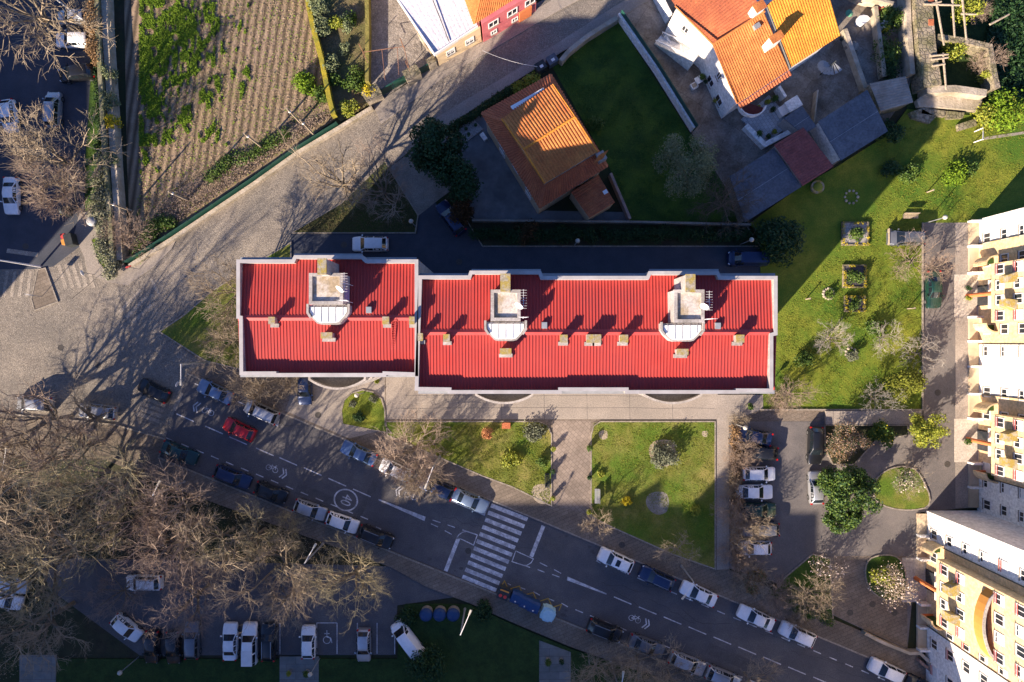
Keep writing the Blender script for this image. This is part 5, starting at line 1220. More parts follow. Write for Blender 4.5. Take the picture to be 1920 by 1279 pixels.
for i, (x, y, s, lab) in enumerate([(1384,790,.55,'bare shrub beside the top lamp of the right car park'),(1392,855,1.1,'large bare shrub above the white hatchback in the right car park'),(1375,905,.8,'brown bare shrub left of the first white hatchback'),(1378,960,1.2,'bare shrub left of the green grey estate'),(1400,985,1.3,'pale bare shrub over the grey estate'),(1380,1040,1.0,'bare shrub left of the bottom white hatchback'),(1405,1085,1.1,'bare shrub at the lower end of the hedge strip'),(1462,752,.8,'twiggy bare shrub over the dark blue car and the side path'),(1530,1120,1.5,'pale bare shrub in the corner lawn beside the street'),(1460,1118,1.1,'bare shrub at the pavement edge below the green bush'),(1500,1168,.7,'little russet bare shrub on the pavement edge')]):
    bare(x, y, 'bush', m_twigR if i % 2 else m_twig, lab, gH, s, rz=i*50, nm='bare_shrub', cat='shrub')
for x, y, k, s, lab in ((1120,1262,'mid0',.8,'bare tree at the bottom edge right of the lower slab path'),(1205,1262,'mid1',1.0,'bare tree at the bottom edge beside the silver estate'),(1415,1290,'mid0',.8,'bare tree cut by the bottom edge below the street'),(1265,1285,'mid1',.8,'bare tree at the bottom edge below the grey saloon')): bare(x, y, k, m_twig, lab, 'bare trees at the bottom edge', s, 40)
bare(1365,378,'mid1',mat('dark_twigs', (.09,.07,.05), (.14,.11,.08), island=True),'dark bare tree in shade left of the blue-grey shed roof',None,.9,60)
bare(240,440,'bush',m_twigR,'tangle of reddish bare vines on the end of the mossy wall',None,1.3,0,nm='bare_vine',cat='vine')
bare(1850,120,'bush',m_twigR,'tangle of bare vines along the outer wall of the ruin',None,.9,0,nm='bare_vine',cat='vine')
bare(1838,15,'bush',m_twigR,'bare vines at the top of the ruin beside the dark wood',None,.8,90,nm='bare_vine',cat='vine')
# ---- leafy trees
leafy(818,272,3.3,7.5,m_lfD,'dense dark evergreen tree at the top of the back drive beside the gravel bed',3,n=9000,zc=.6,cr=.32,ncl=30)
leafy(852,335,2.9,6.5,m_lfD,'dark evergreen tree between the drive and the dark blue estate',4,n=7000)
leafy(865,395,1.7,3.0,mat('dark_russet_leaves', (.05,.03,.012), (.10,.05,.02), island=True),'russet hedge bush between the drive and the hedge bed',5,nm='bush',cat='bush',trunk=False)
leafy(1288,312,3.7,7.5,mat('silver_leaves', (.12,.14,.065), (.24,.25,.12), island=True),'round olive tree with a sunlit crown at the corner of the dark garden',6,n=9000,size=.10,cr=.30,ncl=36)
leafy(1592,918,3.3,6.5,m_lfG,'large bright green tree over the silver hatchback in the right car park',7,n=8000,size=.13,cr=.30,ncl=34,extra=[('dark_leaves', m_lfD, 3500, .13, .92)])
leafy(1582,975,2.3,4.5,m_lfG,'green tree just below the large bright green one',8,n=3600,size=.13,cr=.33,ncl=20,extra=[('dark_leaves', m_lfD, 1800, .13, .92)])
leafy(1588,832,2.5,5.0,m_lfB,'grey twiggy shrub tree beside the black estate',9,n=3000,size=.07,cr=.35,ncl=26,extra=[('twig_mass', m_twigR, 2500, .07, 1.05), ('blossom', m_lfD, 1500, .07, .9)])
leafy(1740,806,2.3,4.6,m_lfY,'round yellow-green tree on the street beside the cream block',10,n=5000,size=.10,cr=.32,ncl=22)
leafy(1700,722,2.3,4.2,mat('olive_green_leaves', (.10,.12,.01), (.17,.18,.02), island=True),'olive green tree at the kerb corner of the right lawn',12,n=4500,size=.11)
leafy(1652,812,1.6,2.6,m_lfG,'green bush with yellow tips in the shrub bed',13,nm='bush',cat='bush',trunk=False,extra=[('blossom', m_flY, 250, .08, 1.05)])
leafy(1702,905,1.7,3.2,m_lfO,'white flowering magnolia on the oval lawn',14,n=900,size=.09,nm='magnolia_tree',extra=[('blossom', m_flP, 170, .10, 1.08)])
bare(1702,905,'sm1',m_twig,'leafless branches of the shrub under the flowering magnolia on the oval lawn',None,.8,0,z=.2,nm='bare_shrub',cat='shrub')
leafy(1655,1078,1.5,2.6,m_lfY,'yellow-green bush beside the large magnolia in front of the lower cream block',15,nm='bush',cat='bush',trunk=False)
leafy(1675,1098,2.7,4.0,m_twig,'large magnolia full of pale blossom in front of the lower cream block',16,n=2500,size=.07,nm='magnolia_tree',extra=[('blossom', m_flP, 420, .10, 1.05)])
leafy(1556,1066,2.0,3.6,m_twig,'pink and white magnolia over the corner lawn',17,n=900,size=.06,nm='magnolia_tree',extra=[('blossom', m_flP, 260, .10, 1.05)])
leafy(1416,1088,1.5,2.2,m_lfB,'brown-green bush at the pavement corner of the hedge strip',18,nm='bush',cat='bush',trunk=False,extra=[('blossom', m_lfG, 500, .1, .9)])
leafy(1462,448,3.0,3.6,m_lfD,'dark round bush in the shade of the right lawn',19,n=5000,nm='bush',cat='bush',trunk=False)
leafy(1445,340,2.0,2.0,m_lfD,'low dark bush in shade below the shed roofs',119,n=400,nm='bush',cat='bush',trunk=False) if False else None
for i, (x, y, r, h, m, lab) in enumerate([(1793,322,1.6,1.2,m_weed,'bright green clipped bush at the top right of the lawn, largest of the row'),(1818,318,1.1,1.1,m_lfG,'green bush touching the large clipped bush'),(1702,325,1.3,1.2,m_lfG,'green bush half in shadow on the right lawn'),(1668,320,1.1,1.0,m_lfD,'dark bush in shadow left of the half lit one'),
    (1605,440,1.0,.9,m_lfG,'small green shrub inside the gravel flower bed'),(1602,518,1.0,1.1,m_lfG,'round green shrub in the middle yellow-edged bed'),(1600,571,.9,1.1,m_lfG,'round green shrub in the lower yellow-edged bed'),(1556,551,.6,.6,m_lfG,'little green plant beside the ring of stones'),
    (1505,674,1.2,1.1,m_lfG,'bright green bush near the corner of the red roof'),(1597,668,.7,1.4,m_lfGrey,'grey-green plant in the small stone ring'),(1640,617,1.3,1.0,m_lfG,'dark green bush between the two pale bare trees'),
    (1246,852,1.7,1.8,m_lfGrey,'grey-green shrub in the earth circle of the right front lawn'),(1176,940,.72,.8,m_flY,'round yellow bush on the right front lawn'),(1303,958,.75,1.0,m_lfY,'small yellow-green bush at the shaded side of the right front lawn'),(1016,865,.75,1.0,m_lfG,'clipped round bush beside the tiled path'),
    (1000,803,1.5,.9,m_lfGrey,'grey-green low shrub at the top right of the left front lawn'),(914,812,.85,2.2,m_lfR,'russet young tree crown on the left front lawn'),(962,861,1.2,.8,m_lfY,'pale yellow-green low shrub on the left front lawn'),(700,748,.55,.7,m_lfGrey,'grey-green shrub beside the lawn island lamp'),(674,783,.8,.9,m_lfD,'dark green shrub at the lower part of the lawn island'),(661,757,.5,.5,m_lfGrey,'pale small shrub at the left side of the lawn island'),
    (707,715,.3,.4,m_lfY,'tiny bright green plant on the front drive'),(1127,889,.45,.6,m_lfY,'yellow-green plant at the left side of the right front lawn'),
    (1878,205,2.6,2.2,m_weed,'large bright yellow-green bush at the end of the stone ledge'),(1852,215,1.8,1.8,m_lfY,'yellow-green bush right of the boulders'),(1903,200,1.8,1.9,m_lfY,'yellow-green bush at the right edge beside the ledge'),
    (1790,88,1.7,2.3,m_lfY,'yellow-green ivy mound on the cross wall of the ruin'),(1815,15,1.9,2.8,m_lfY,'yellow-green ivy at the top of the ruin'),(1745,155,1.5,2.0,m_lfG,'green ivy creeping over the ruin near the rusty sheets'),(1850,140,.9,2.4,m_lfY,'yellow moss clump on the outer ruin wall'),
    (1668,35,1.8,1.2,m_lfG,'sunlit green bushes behind the white house'),(1664,100,1.8,1.2,m_lfG,'green bushes below the sunlit ones beside the ruin wall'),(1664,130,1.5,1.1,m_lfD,'dark lower bushes beside the ruin wall'),
    (1668,245,1.6,1.6,m_lfD,'dark spiky palm-like bush at the corner of the flat-roofed shed'),
    (797,1240,2.4,2.6,m_lfD,'dark bush spreading over the rear of the white van'),(765,1160,1.4,.9,m_lfD,'low dark hedge left of the round bins'),(905,1145,1.3,.8,m_lfD,'low dark hedge right of the round bins'),
    (648,45,1.0,1.1,m_lfO,'olive bush at the upper left of the vegetable garden'),(606,52,1.3,1.4,m_lfO,'grey olive bush beside the moss-topped wall'),(630,42,1.1,1.1,m_lfY,'yellow-green bush beside the olive one'),(656,35,.9,1.0,m_lfG,'bright green bush in the vegetable garden'),(647,93,.8,1.0,m_lfO,'round olive bush in the middle of the vegetable garden'),(624,120,1.1,1.2,m_lfO,'spiky grey-green plant beside the moss-topped wall'),(663,148,1.6,.9,m_lfG,'bright green vegetable rows near the gate pillar'),(632,150,1.0,.9,m_lfG,'green plant clump left of the vegetable rows'),(596,12,1.3,2.0,m_lfO,'grey olive tree crown at the top edge beside the mossy wall'),
    (697,172,1.0,2.4,m_flY,'yellow climbing plant on the left gate pillar'),(655,205,1.2,1.2,m_lfY,'yellow-green bush behind the low stone wall'),
    (578,152,1.6,1.1,m_weed,'bright green bush on the field side of the moss-topped wall'),(600,178,1.2,1.0,m_lfG,'green bush on the field next to the utility poles'),
    (205,140,1.0,2.2,m_lfO,'pale olive shrub rising over the mossy wall, upper one'),(207,192,1.1,2.3,m_lfO,'speckled green shrub on the mossy wall above the yellow one'),(213,230,.9,2.2,m_flY,'golden yellow shrub on the mossy wall'),(211,300,1.0,2.2,m_lfO,'olive shrub on the mossy wall below the yellow one'),
    (998,155,1.2,1.2,m_lfY,'yellowish hedge bush at the top of the middle house'),(975,166,1.0,1.1,m_lfY,'yellow-green bush at the upper left of the middle house'),(1115,235,1.1,1.0,m_lfG,'low green shrub beside the right corner of the middle house'),
    (1055,470-30,1.2,1.2,m_lfD,'dark bush in the hedge bed near the globe lamp'),(985,435,1.6,1.5,mat('dark_russet_leaves2', (.06,.04,.015), (.10,.05,.02), island=True),'dark russet bush in the left part of the hedge bed')]):
    leafy(x, y, r, h, m, lab, 100+i, n=int(700*r**1.6+250), size=.07+.03*r, nm='bush', cat='bush', trunk=False, base=.15, zc=.5, cr=.5, z=.05)
# hedges (one thing each)
def hedge(name, label, pts, w, h, m, n, seed, size=.1, z=0):
    rng = np.random.default_rng(seed); P = np.array([tuple(G(x, y).xy) for x, y in pts]); seg = np.linalg.norm(P[1:]-P[:-1], axis=1); c = []
    tot = seg.sum(); k = int(tot/ (w*.42))+1
    for i in range(k+1):
        d = tot*i/k; j = 0
        while j < len(seg)-1 and d > seg[j]: d -= seg[j]; j += 1
        q = P[j]+(P[j+1]-P[j])*min(1, d/seg[j]); c.append((q[0]+rng.normal()*w*.1, q[1]+rng.normal()*w*.1, h*.5+rng.normal()*.1+z, w*.5*rng.uniform(.8, 1.15)))
    T = local(name, label, 'hedge', (0, 0, 0)); addmesh('foliage', leafmesh('foliage', c, n, size, m, seed=seed, squash=h/w*1.1), T); return T
hedge('hedge', 'long hedge along the left side of the mossy wall, upper brownish part', [(188,-20),(190,60),(193,122)], 1.9, 2.0, m_lfB, 13000, 1)
hedge('hedge', 'speckled grey-green hedge along the lower part of the mossy wall', [(200,300),(203,380),(207,440),(214,512)], 2.2, 2.1, m_lfSp, 15000, 2)
hedge('hedge', 'dark hedge between the car park and the mossy wall', [(190,130),(196,200),(199,300)], 1.4, 1.2, m_lfD, 4000, 3)
hedge('hedge', 'dark overgrown hedge behind the drive of the red-roofed block', [(890,440),(1000,442),(1150,442),(1300,442),(1410,442)], 1.7, 1.4, m_lfD, 12000, 4)
hedge('hedge', 'brown hedge strip between the side path and the right car park', [(1375,800),(1378,860),(1376,930),(1378,1000),(1382,1060)], 1.5, 1.4, m_lfB, 7000, 5)
hedge('hedge', 'dark hedge along the top of the middle house plot', [(838,248),(880,225),(920,196),(960,172)], 1.1, 1.2, m_lfD, 4000, 6)
hedge('hedge', 'low bushes along the field edge beside the green mesh fence', [(395,335),(430,305),(480,290),(540,250)], 1.7, 1.0, m_lfG, 3500, 7)
hedge('hedge', 'green undergrowth in the field corner beside the mesh fence', [(268,470),(285,440),(310,415),(330,425)], 2.0, 1.0, m_lfG, 3500, 8)
hedge('hedge', 'dark green bushes at the pavement edge of the corner lawn by the street', [(1455,1110),(1500,1140),(1555,1160)], 1.5, 1.0, m_lfG, 3000, 9)
# scattered ground cover
def scatter(name, region, n, size, m, seed, maskf=None, z=.05, h=.1):
    rng = np.random.default_rng(seed); xs = [p[0] for p in region]; ys = [p[1] for p in region]; pts = []
    def inside(x, y):
        c = False; j = len(region)-1
        for i in range(len(region)):
            xi, yi = region[i]; xj, yj = region[j]
            if (yi > y) != (yj > y) and x < (xj-xi)*(y-yi)/(yj-yi)+xi: c = not c
            j = i
        return c
    while len(pts) < n:
        x = rng.uniform(min(xs), max(xs)); y = rng.uniform(min(ys), max(ys))
        if inside(x, y) and (maskf is None or rng.random() < maskf(x, y)): g = G(x, y); pts.append((g.x, g.y, z+rng.uniform(0, h)))
    p = np.array(pts); nrm = rng.normal(size=(n, 3))*.6; nrm[:, 2] += 1; nrm /= np.linalg.norm(nrm, axis=1)[:, None]
    a = np.cross(nrm, rng.normal(size=(n, 3))); a /= np.linalg.norm(a, axis=1)[:, None]; b_ = np.cross(nrm, a); s = size*(.5+rng.random(n))[:, None]
    V = np.stack([p-a*s, p-b_*s*.5, p+a*s, p+b_*s*.5], 1).reshape(-1, 3).tolist(); F = np.arange(4*n).reshape(n, 4).tolist()
    me = bpy.data.meshes.new(name); me.from_pydata(V, [], F); me.materials.append(m); o = addmesh(name, me); return o
fieldp = [(262,-20),(560,-20),(572,20),(600,110),(630,220),(560,268),(440,345),(330,428),(255,485),(262,300)]
def fmask(x, y):
    w_ = noise.noise(Vector((x/4.5, y/22, 9)))*.35
    v = noise.noise(Vector((x/26, y/30, 1.3)))*.6+noise.noise(Vector((x/9, y/14, 4)))*.45
    lim = .0+max(0, (x-340)/300)+max(0, (y-180)/420)+ (0.25 if x > 470 else 0)
    lim += w_
    if x < 310: lim -= .30
    elif x < 400: lim -= .06
    if y > 275: lim = max(lim, .35 if x < 300 else .8)
    return 1.0 if v > lim*.75+.05 else .02
tag(scatter('weeds', fieldp, 46000, .085, m_weed, 5, fmask, h=.18), 'bright green weeds growing in patches over the ploughed field', 'weeds', kind='stuff')
tag(scatter('dead_stalks', fieldp, 14000, .06, m_weedd, 6, None, h=.08), 'pale dead stalks and clods littering the ploughed field', 'stubble', kind='stuff')
def lmask(x, y): return .25+.75*(noise.noise(Vector((x/22, y/22, 7))) > 0)
lawnp = [(1460,740),(1460,590),(1640,390),(1640,230),(1700,235),(1830,240),(1918,220),(1918,330),(1830,415),(1728,418),(1728,765),(1460,765)]
tag(scatter('grass_tufts', lawnp, 26000, .06, mat('grass_blades', (.10,.14,.012), (.20,.21,.025), island=True), 8, lmask, z=.14, h=.05), 'short sunlit grass tufts on the right lawn', 'grass', kind='stuff')
for i, r_ in enumerate(([(728,792),(1026,800),(1032,946),(905,888),(812,850)], [(1112,792),(1338,792),(1338,1062),(1110,965)])):
    tag(scatter('grass_tufts', r_, 13000, .055, MATS['grass_blades'], 9+i, lmask, z=.2, h=.05), 'short grass tufts on the %s front lawn' % ('left', 'right')[i], 'grass', kind='stuff')
tag(scatter('undergrowth', [(1860,-20),(1960,-20),(1960,190),(1845,190),(1840,100)], 9000, .16, m_lfD, 12, None, h=.9), 'dark tangled undergrowth behind the ruin', 'undergrowth', kind='stuff')
tag(scatter('bramble', [(250,480),(330,420),(440,345),(560,262),(630,215),(620,205),(430,300),(300,380)], 9000, .07, m_twigR, 13, None, h=.5), 'reddish brambles along the mesh fence of the field', 'bramble', kind='stuff')
tag(scatter('ground_litter', [(0,860),(300,900),(735,1070),(735,1062),(130,1045),(110,1230),(0,1279)], 7000, .06, m_weedd, 14, None, z=.0, h=.03), 'fallen leaves under the bare trees', 'leaf litter', kind='stuff')
# ------------------------------------------------------------------ lamps, poles, bins, furniture
def hook_lamp(bx, by, hx, hy, label, H=7.2, group='street lamps with a bent arm'):
    b0 = G(bx, by); T = thing('street_lamp', label, 'street lamp', tuple(b0), group)
    top = Vector((b0.x, b0.y, H)); hd = W(hx, hy, H+.25)
    b = MB(); b.tube((b0.x, b0.y, 0), tuple(top), .11, .07, n=8); b.build('pole', m_grey, T, smooth=True)
    b = MB(); b.tube(tuple(top), tuple(hd), .05, .04, n=6); b.build('arm', m_frame, T)
    d = (hd-top); d.z = 0; d = d.normalized(); b = MB(); b.tube(tuple(hd-d*.1), tuple(hd+d*.5), .1, .13, n=8); lh = b.build('lamp_head', m_lampw, T, smooth=True)
    b = MB(); b.tube((b0.x, b0.y, 0), (b0.x, b0.y, .5), .17, .14, n=8); b.build('base', m_grey, T)
hook_lamp(825,855,800,908,'bent-arm street lamp beside the bushy street tree'); hook_lamp(606,1019,588,1027,'leaning-looking street lamp among the bare crowns right of the thicket')
hook_lamp(1277,1060,1284,1117,'bent-arm street lamp over the white saloon right of the zebra', H=5.6); hook_lamp(872,1141,880,1152,'street lamp beside the round underground bins')
hook_lamp(395,679,339,714,'bent-arm street lamp on the corner lawn by the street entrance'); hook_lamp(90,860,11,845,'street lamp among bare trees at the left edge')
hook_lamp(347,903,296,909,'street lamp above the dark blue estate on the lower kerb'); hook_lamp(1145,1241,1168,1268,'street lamp at the bottom edge between two bare trees')
def pole_lamp(bx, by, label, H):
    b0 = G(bx, by); T = thing('tall_lamp_post', label, 'lamp post', tuple(b0)); b = MB(); b.tube((b0.x, b0.y, 0), (b0.x, b0.y, H), .12, .07, n=8); b.build('pole', m_frame, T, smooth=True)
    b = MB(); b.tube((b0.x, b0.y, H), (b0.x-.9, b0.y+.3, H+.15), .05, n=5); b.build('arm', m_frame, T); b = MB(); b.ball((b0.x-1.1, b0.y+.35, H+.1), .2, sz=.5); b.build('lamp_head', m_lampw, T, smooth=True)
pole_lamp(175,51,'tall white lamp post rising from the brownish hedge at the top left', 7); pole_lamp(76,500,'tall pale lamp post at the traffic island on the left', 7)
def globe(bx, by, label, z=0):
    b0 = G(bx, by); T = thing('globe_lamp', label, 'garden lamp', (b0.x, b0.y, z), 'garden lamps with a round globe')
    b = MB(); b.tube((b0.x, b0.y, z), (b0.x, b0.y, 3.7), .06, .045, n=7); b.build('pole', m_grey, T, smooth=True)
    b = MB(); b.ball((b0.x, b0.y, 3.95), .27); b.build('globe', m_lampw, T, smooth=True)
    b = MB(); b.tube((b0.x, b0.y, 3.65), (b0.x, b0.y, 3.75), .14, n=8); b.build('collar', m_darkm, T)
for x, y, lab in ((1732,419,'globe lamp at the top of the street beside the dark grey people carrier'),(1376,794,'globe lamp over the dark blue car in the right car park'),(683,736,'globe lamp on the lawn island'),(1077,461,'globe lamp on the shaded drive behind the right red roof'),(1387,459,'globe lamp at the right end of the back drive'),(780,426,'globe lamp at the tip of the triangle lawn'),(261,1231,'globe lamp on the dark grass at the lower left'),(600,1234,'globe lamp beside the slab path at the bottom')): globe(x, y, lab, .1)
# utility poles and cables
tops = []
for x, y, h, lab in ((592,256,6,'wooden utility pole on the field edge with a pale insulator'),(564,231,5,'thinner wooden utility pole just left of the first one'),(492,277,5.5,'wooden utility pole halfway along the field fence'),(352,375,4.5,'short wooden pole near the lower field corner'),(246,395,4.5,'wooden stake beside the mossy wall')):
    g = G(x, y); T = thing('utility_pole', lab, 'utility pole', tuple(g), 'wooden poles along the field'); b = MB(); b.tube((g.x, g.y, 0), (g.x, g.y, h), .13, .09, n=7); b.build('pole', m_wood, T, smooth=True)
    b = MB(); b.ball((g.x, g.y, h*.8), .16); b.build('insulator', m_frame, T, smooth=True); tops.append(Vector((g.x, g.y, h)))
b = MB()
def cable(b, a, c, sag=.5, r=.016, n=10):
    pts = []
    for i in range(n+1): t = i/n; p = a.lerp(c, t); p.z -= sag*4*t*(1-t); pts.append(tuple(p))
    b.path(pts, r, 4)
cable(b, tops[0], tops[1]); cable(b, tops[1], tops[2], .3); cable(b, tops[2], tops[3]); cable(b, tops[0], W(880,110,5.5), 1.2); cable(b, tops[3], W(135,560,6), 1.5)
tag(b.build('overhead_cable', m_darkm), 'thin overhead cables strung between the wooden poles', 'cable')
b = MB(); cable(b, W(905,95,5.5), W(1008,125,4), .6); tag(b.build('overhead_cable', m_frame), 'pale cable crossing the cobbled road by the roadside bins', 'cable')
# rubbish containers by the street
def container(px, py, ang, l, w, h, m, label, kind):
    g = W(px, py, h*.8); T = thing('rubbish_container', label, 'rubbish container', (g.x, g.y, .0), 'rubbish containers at the kerb')
    d = Vector((math.cos(R(ang)), math.sin(R(ang)))); n = Vector((-d.y, d.x))
    b = MB(); b.obox((g.x, g.y, .15), d, l*.94, w*.9, h*.75); b.build('body', m, T, fixn=True)
    b = MB()
    if kind == 'blue':
        P = [(-w/2, h*.85), (-w*.3, h*1.0), (0, h*1.06), (w*.3, h*1.0), (w/2, h*.85)]
        vs = [tuple(Vector((g.x, g.y))+d*s*l/2+n*p[0])+(p[1],) for s in (-1, 1) for p in P]
        b.add(vs, [(i, i+1, 6+i, 5+i) for i in range(4)]+[(4,3,2,1,0), (5,6,7,8,9), (0,5,9,4)]); b.build('lid', m, T, fixn=True)
        b = MB(); b.ball((g.x-n.x*.35, g.y-n.y*.35, h*1.02), .09); b.build('lid_knob', m_frame, T)
    elif kind == 'dark':
        b.obox((g.x, g.y, h*.87), d, l, w, .1); b.build('lid', m_darkm, T, fixn=True)
        for s in (-1, 1):
            b = MB(); q = Vector((g.x, g.y))+d*s*.28-n*.25; b.lathe((q.x, q.y, h*.97), [(.2, 0), (.18, .08)], 12); b.build('red_flap', mat('red_plastic', (.5,.05,.05), (.6,.08,.07), 3), T)
        b = MB(); q = Vector((g.x, g.y))+n*.4; b.obox((q.x, q.y, h*.97), d, l*.8, .16, .04); b.build('orange_strip', m_orange, T, fixn=True)
    else:
        hx = [tuple(Vector((g.x, g.y))+d*r*math.cos(R(a))+n*r*math.sin(R(a))) for a, r in [(20,.95),(70,.85),(120,.9),(165,.85),(200,.9),(250,.9),(290,.85),(335,.9)]]
        b = MB(); b.prism(hx, .1, h*.9); b.build('shell', m, T, fixn=True); b = MB(); b.prism([tuple((Vector(p)-g.xy)*.75+g.xy) for p in hx], h*.9, h*1.02); b.build('lid', m, T, fixn=True)
container(944,1113,-21,1.35,1.3,1.4,m_darkm,'dark container with two red flaps next to the zebra crossing','dark')
for x, y, lab in ((968,1121,'blue container next to the dark one with red flaps'),(985,1130,'blue container in the middle of the three, with a yellow sticker'),(1001,1138,'blue container beside the pale blue igloo')): container(x, y, -21, 1.25, 1.35, 1.45, m_blue, lab, 'blue')
container(1027,1152,-21,1.6,1.5,1.5,m_pblue,'pale blue hexagonal recycling igloo at the end of the container row','igloo')
for x, lab in ((801,'left of the three round blue bins with domed lids'),(826,'middle of the three round blue bins with domed lids'),(851,'right of the three round blue bins with domed lids')):
    g = G(x, 1146); T = thing('round_bin', lab, 'bin', tuple(g), 'round semi-buried bins'); b = MB(); b.lathe((g.x, g.y, 0), [(.72, 0), (.74, 1.0)], 20); b.build('drum', m_conc, T, smooth=True)
    b = MB(); b.lathe((g.x, g.y, 0), [(.77, 1.0), (.74, 1.2), (.5, 1.42), (.1, 1.5)], 20); b.build('lid', m_blue, T, smooth=True)
g = G(189,420); T = thing('dome_bin', 'grey domed cylinder kiosk at the end of the long hedge', 'bin', tuple(g)); b = MB(); b.lathe((g.x, g.y, 0), [(.5, 0), (.5, 1.7)], 20); b.build('drum', m_darkm, T, smooth=True)
b = MB(); b.lathe((g.x, g.y, 0), [(.56, 1.7), (.52, 1.95), (.3, 2.1), (.05, 2.15)], 20); b.build('dome', mat('pale_grey_metal', (.38,.38,.38), (.46,.46,.46), 2, rough=.4), T, smooth=True)
g = G(137,452); T = thing('recycling_bin', 'dark roadside bin box with one red and one orange lid', 'bin', tuple(g)); b = MB(); b.obox((g.x+.15, g.y, 0), (.25,-1), 1.35, .9, 1.2); b.build('body', m_darkm, T, fixn=True)
b = MB(); b.obox((g.x-.55, g.y+.45, 0), (.25,-1), .5, .45, 1.1); b.build('red_lid', MATS['red_plastic'], T, fixn=True); b = MB(); b.obox((g.x-.45, g.y-.25, 0), (.25,-1), .6, .45, 1.1); b.build('orange_lid', m_orange, T, fixn=True)
g = G(130,398); T = thing('bottle_bank', 'tall black bottle bank under the bare tree in the left car park', 'bottle bank', tuple(g)); b = MB(); b.lathe((g.x, g.y, 0), [(.55, 0), (.62, .6), (.5, 1.4), (.15, 1.7)], 16); b.build('shell', m_darkm, T, smooth=True); b = MB(); b.ball((g.x-.1, g.y-.45, 1.3), .14); b.build('yellow_label', m_flY, T)
for x, y, m, lab in ((1013,131,m_darkm,'black roadside wheelie bin at the corner of the middle house'),(1034,119,m_slate,'grey-blue roadside container beside the black wheelie bin')):
    g = G(x, y); T = thing('roadside_bin', lab, 'bin', tuple(g)); b = MB(); b.obox((g.x, g.y, 0), (1,.6), 1.1, .9, 1.2); b.build('body', m, T, fixn=True); b = MB(); b.obox((g.x, g.y, 1.2), (1,.6), 1.2, 1.0, .1); b.build('lid', m, T, fixn=True); b = MB(); b.obox((g.x+.1, g.y-.1, 1.3), (1,.6), .4, .3, .06); b.build('handle', m_frame, T, fixn=True)
# benches
def bench(px, py, ang, lab, m=m_wood, l=1.7, z=.1):
    g = G(px, py); T = local('park_bench', lab, 'bench', (g.x, g.y, z), R(ang), 'park benches')
    for k_ in range(3): b = MB(); b.box(-l/2, -.25+k_*.17, .42, l/2, -.12+k_*.17, .46); o = b.build('seat_slat', m, T)
    b = MB(); b.box(-l/2, .27, .5, l/2, .32, .9); b.build('backrest', m, T)
    for s in (-1, 1): b = MB(); b.box(s*l*.4-.05, -.22, 0, s*l*.4+.05, .3, .419); b.build('leg', m_darkm, T)
bench(1703,407,0,'wooden bench above the parking bay on the right lawn'); bench(1664,446,90,'pale stone-framed bench at the left end of the parking bay', l=1.9)
bench(1026,899,90,'dark bench at the left edge of the tiled path', m_darkm, 1.7, .2); bench(1118,928,-90,'grey bench at the right edge of the tiled path', m_grey, 1.7, .2)
# flower beds on the right lawn
def bed(x0, y0, x1, y1, lab, m_in, seed):
    T = thing('flower_bed', lab, 'flower bed', tuple(G((x0+x1)/2, (y0+y1)/2)), 'square flower beds on the right lawn')
    b = MB(); b.prism(PG([(x0,y0),(x1,y0),(x1,y1),(x0,y1)]), .1, .3); b.build('soil', m_in, T, fixn=True)
    b = MB(); b.ribbon(PG([(x0,y0),(x1,y0),(x1,y1),(x0,y1)]), .14, .1, .42, closed=True); b.build('edging', m_stone, T, fixn=True)
    cl = []
    rng = random.Random(seed)
    for i in range(26):
        t = i/26*4; k_ = int(t); f = t-k_; p = [(x0,y0),(x1,y0),(x1,y1),(x0,y1),(x0,y0)]; X = p[k_][0]+(p[k_+1][0]-p[k_][0])*f; Y = p[k_][1]+(p[k_+1][1]-p[k_][1])*f; g = G(X, Y); g = g-Vector(T.location)
        if rng.random() < .62: cl.append((g.x*.93, g.y*.93, .5, .22))
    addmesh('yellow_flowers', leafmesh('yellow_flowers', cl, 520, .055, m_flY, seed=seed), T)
m_grav = mat('pale_gravel', (.30,.28,.26), (.45,.42,.4), 4, voro=9); m_dgrav = mat('dark_gravel', (.06,.055,.06), (.12,.11,.12), 4, voro=9)
bed(1577,418,1625,460,'gravel flower bed, uppermost and half in the shadow edge',m_grav,1); bed(1579,498,1620,539,'yellow-edged square bed with dark gravel in the middle of the lawn',m_dgrav,2); bed(1582,556,1618,584,'smaller yellow-edged bed below the dark gravel one',m_dgrav,3)
def stones(px, py, r, lab, n=12, m=m_stonew, z=.12, gap=0):
    T = thing('stone_ring', lab, 'stone ring', tuple(G(px, py))); rng = random.Random(px)
    for i in range(n):
        a = 6.283*i/n; g = G(px+r*16*math.cos(a), py+r*16*math.sin(a)); b = MB(); b.ball((g.x, g.y, z+.06), .17*rng.uniform(.8, 1.2), 6, 4, .7); b.build('stone', m, T)
    return T
stones(1552,551,.6,'half ring of pale stones beside the middle flower bed'); stones(1595,370,.75,'small ring of stones in the shadow of the right lawn',10); stones(1594,662,.6,'little stone ring around the grey-green plant',9); stones(1876,342,.4,'tiny stone ring at the far right of the lawn',7) if False else None
def disc(px, py, r, m, lab, nm='earth_circle', z=.204):
    b = MB(); b.prism(PG(smooth_poly([(px+r*16*math.cos(i*.785)*(.9+.2*((i*7) % 3)/2), py+r*16*math.sin(i*.785)*(.9+.2*((i*5) % 3)/2)) for i in range(8)])), .05, z); o = b.build(nm, m, fixn=True); o['kind'] = 'structure'; return o
m_earth = mat('bare_earth', (.30,.25,.18), (.40,.33,.25), 2, bump=.3)
disc(1242,848,1.75,m_earth,''); disc(1233,942,1.5,m_conc,'',nm='gravel_circle'); disc(1016,925,1.3,m_earth,''); disc(1131,815,.6,m_earth,''); disc(1321,813,.4,m_earth,''); disc(1530,352,.9,m_earth,'',z=.14) if False else None
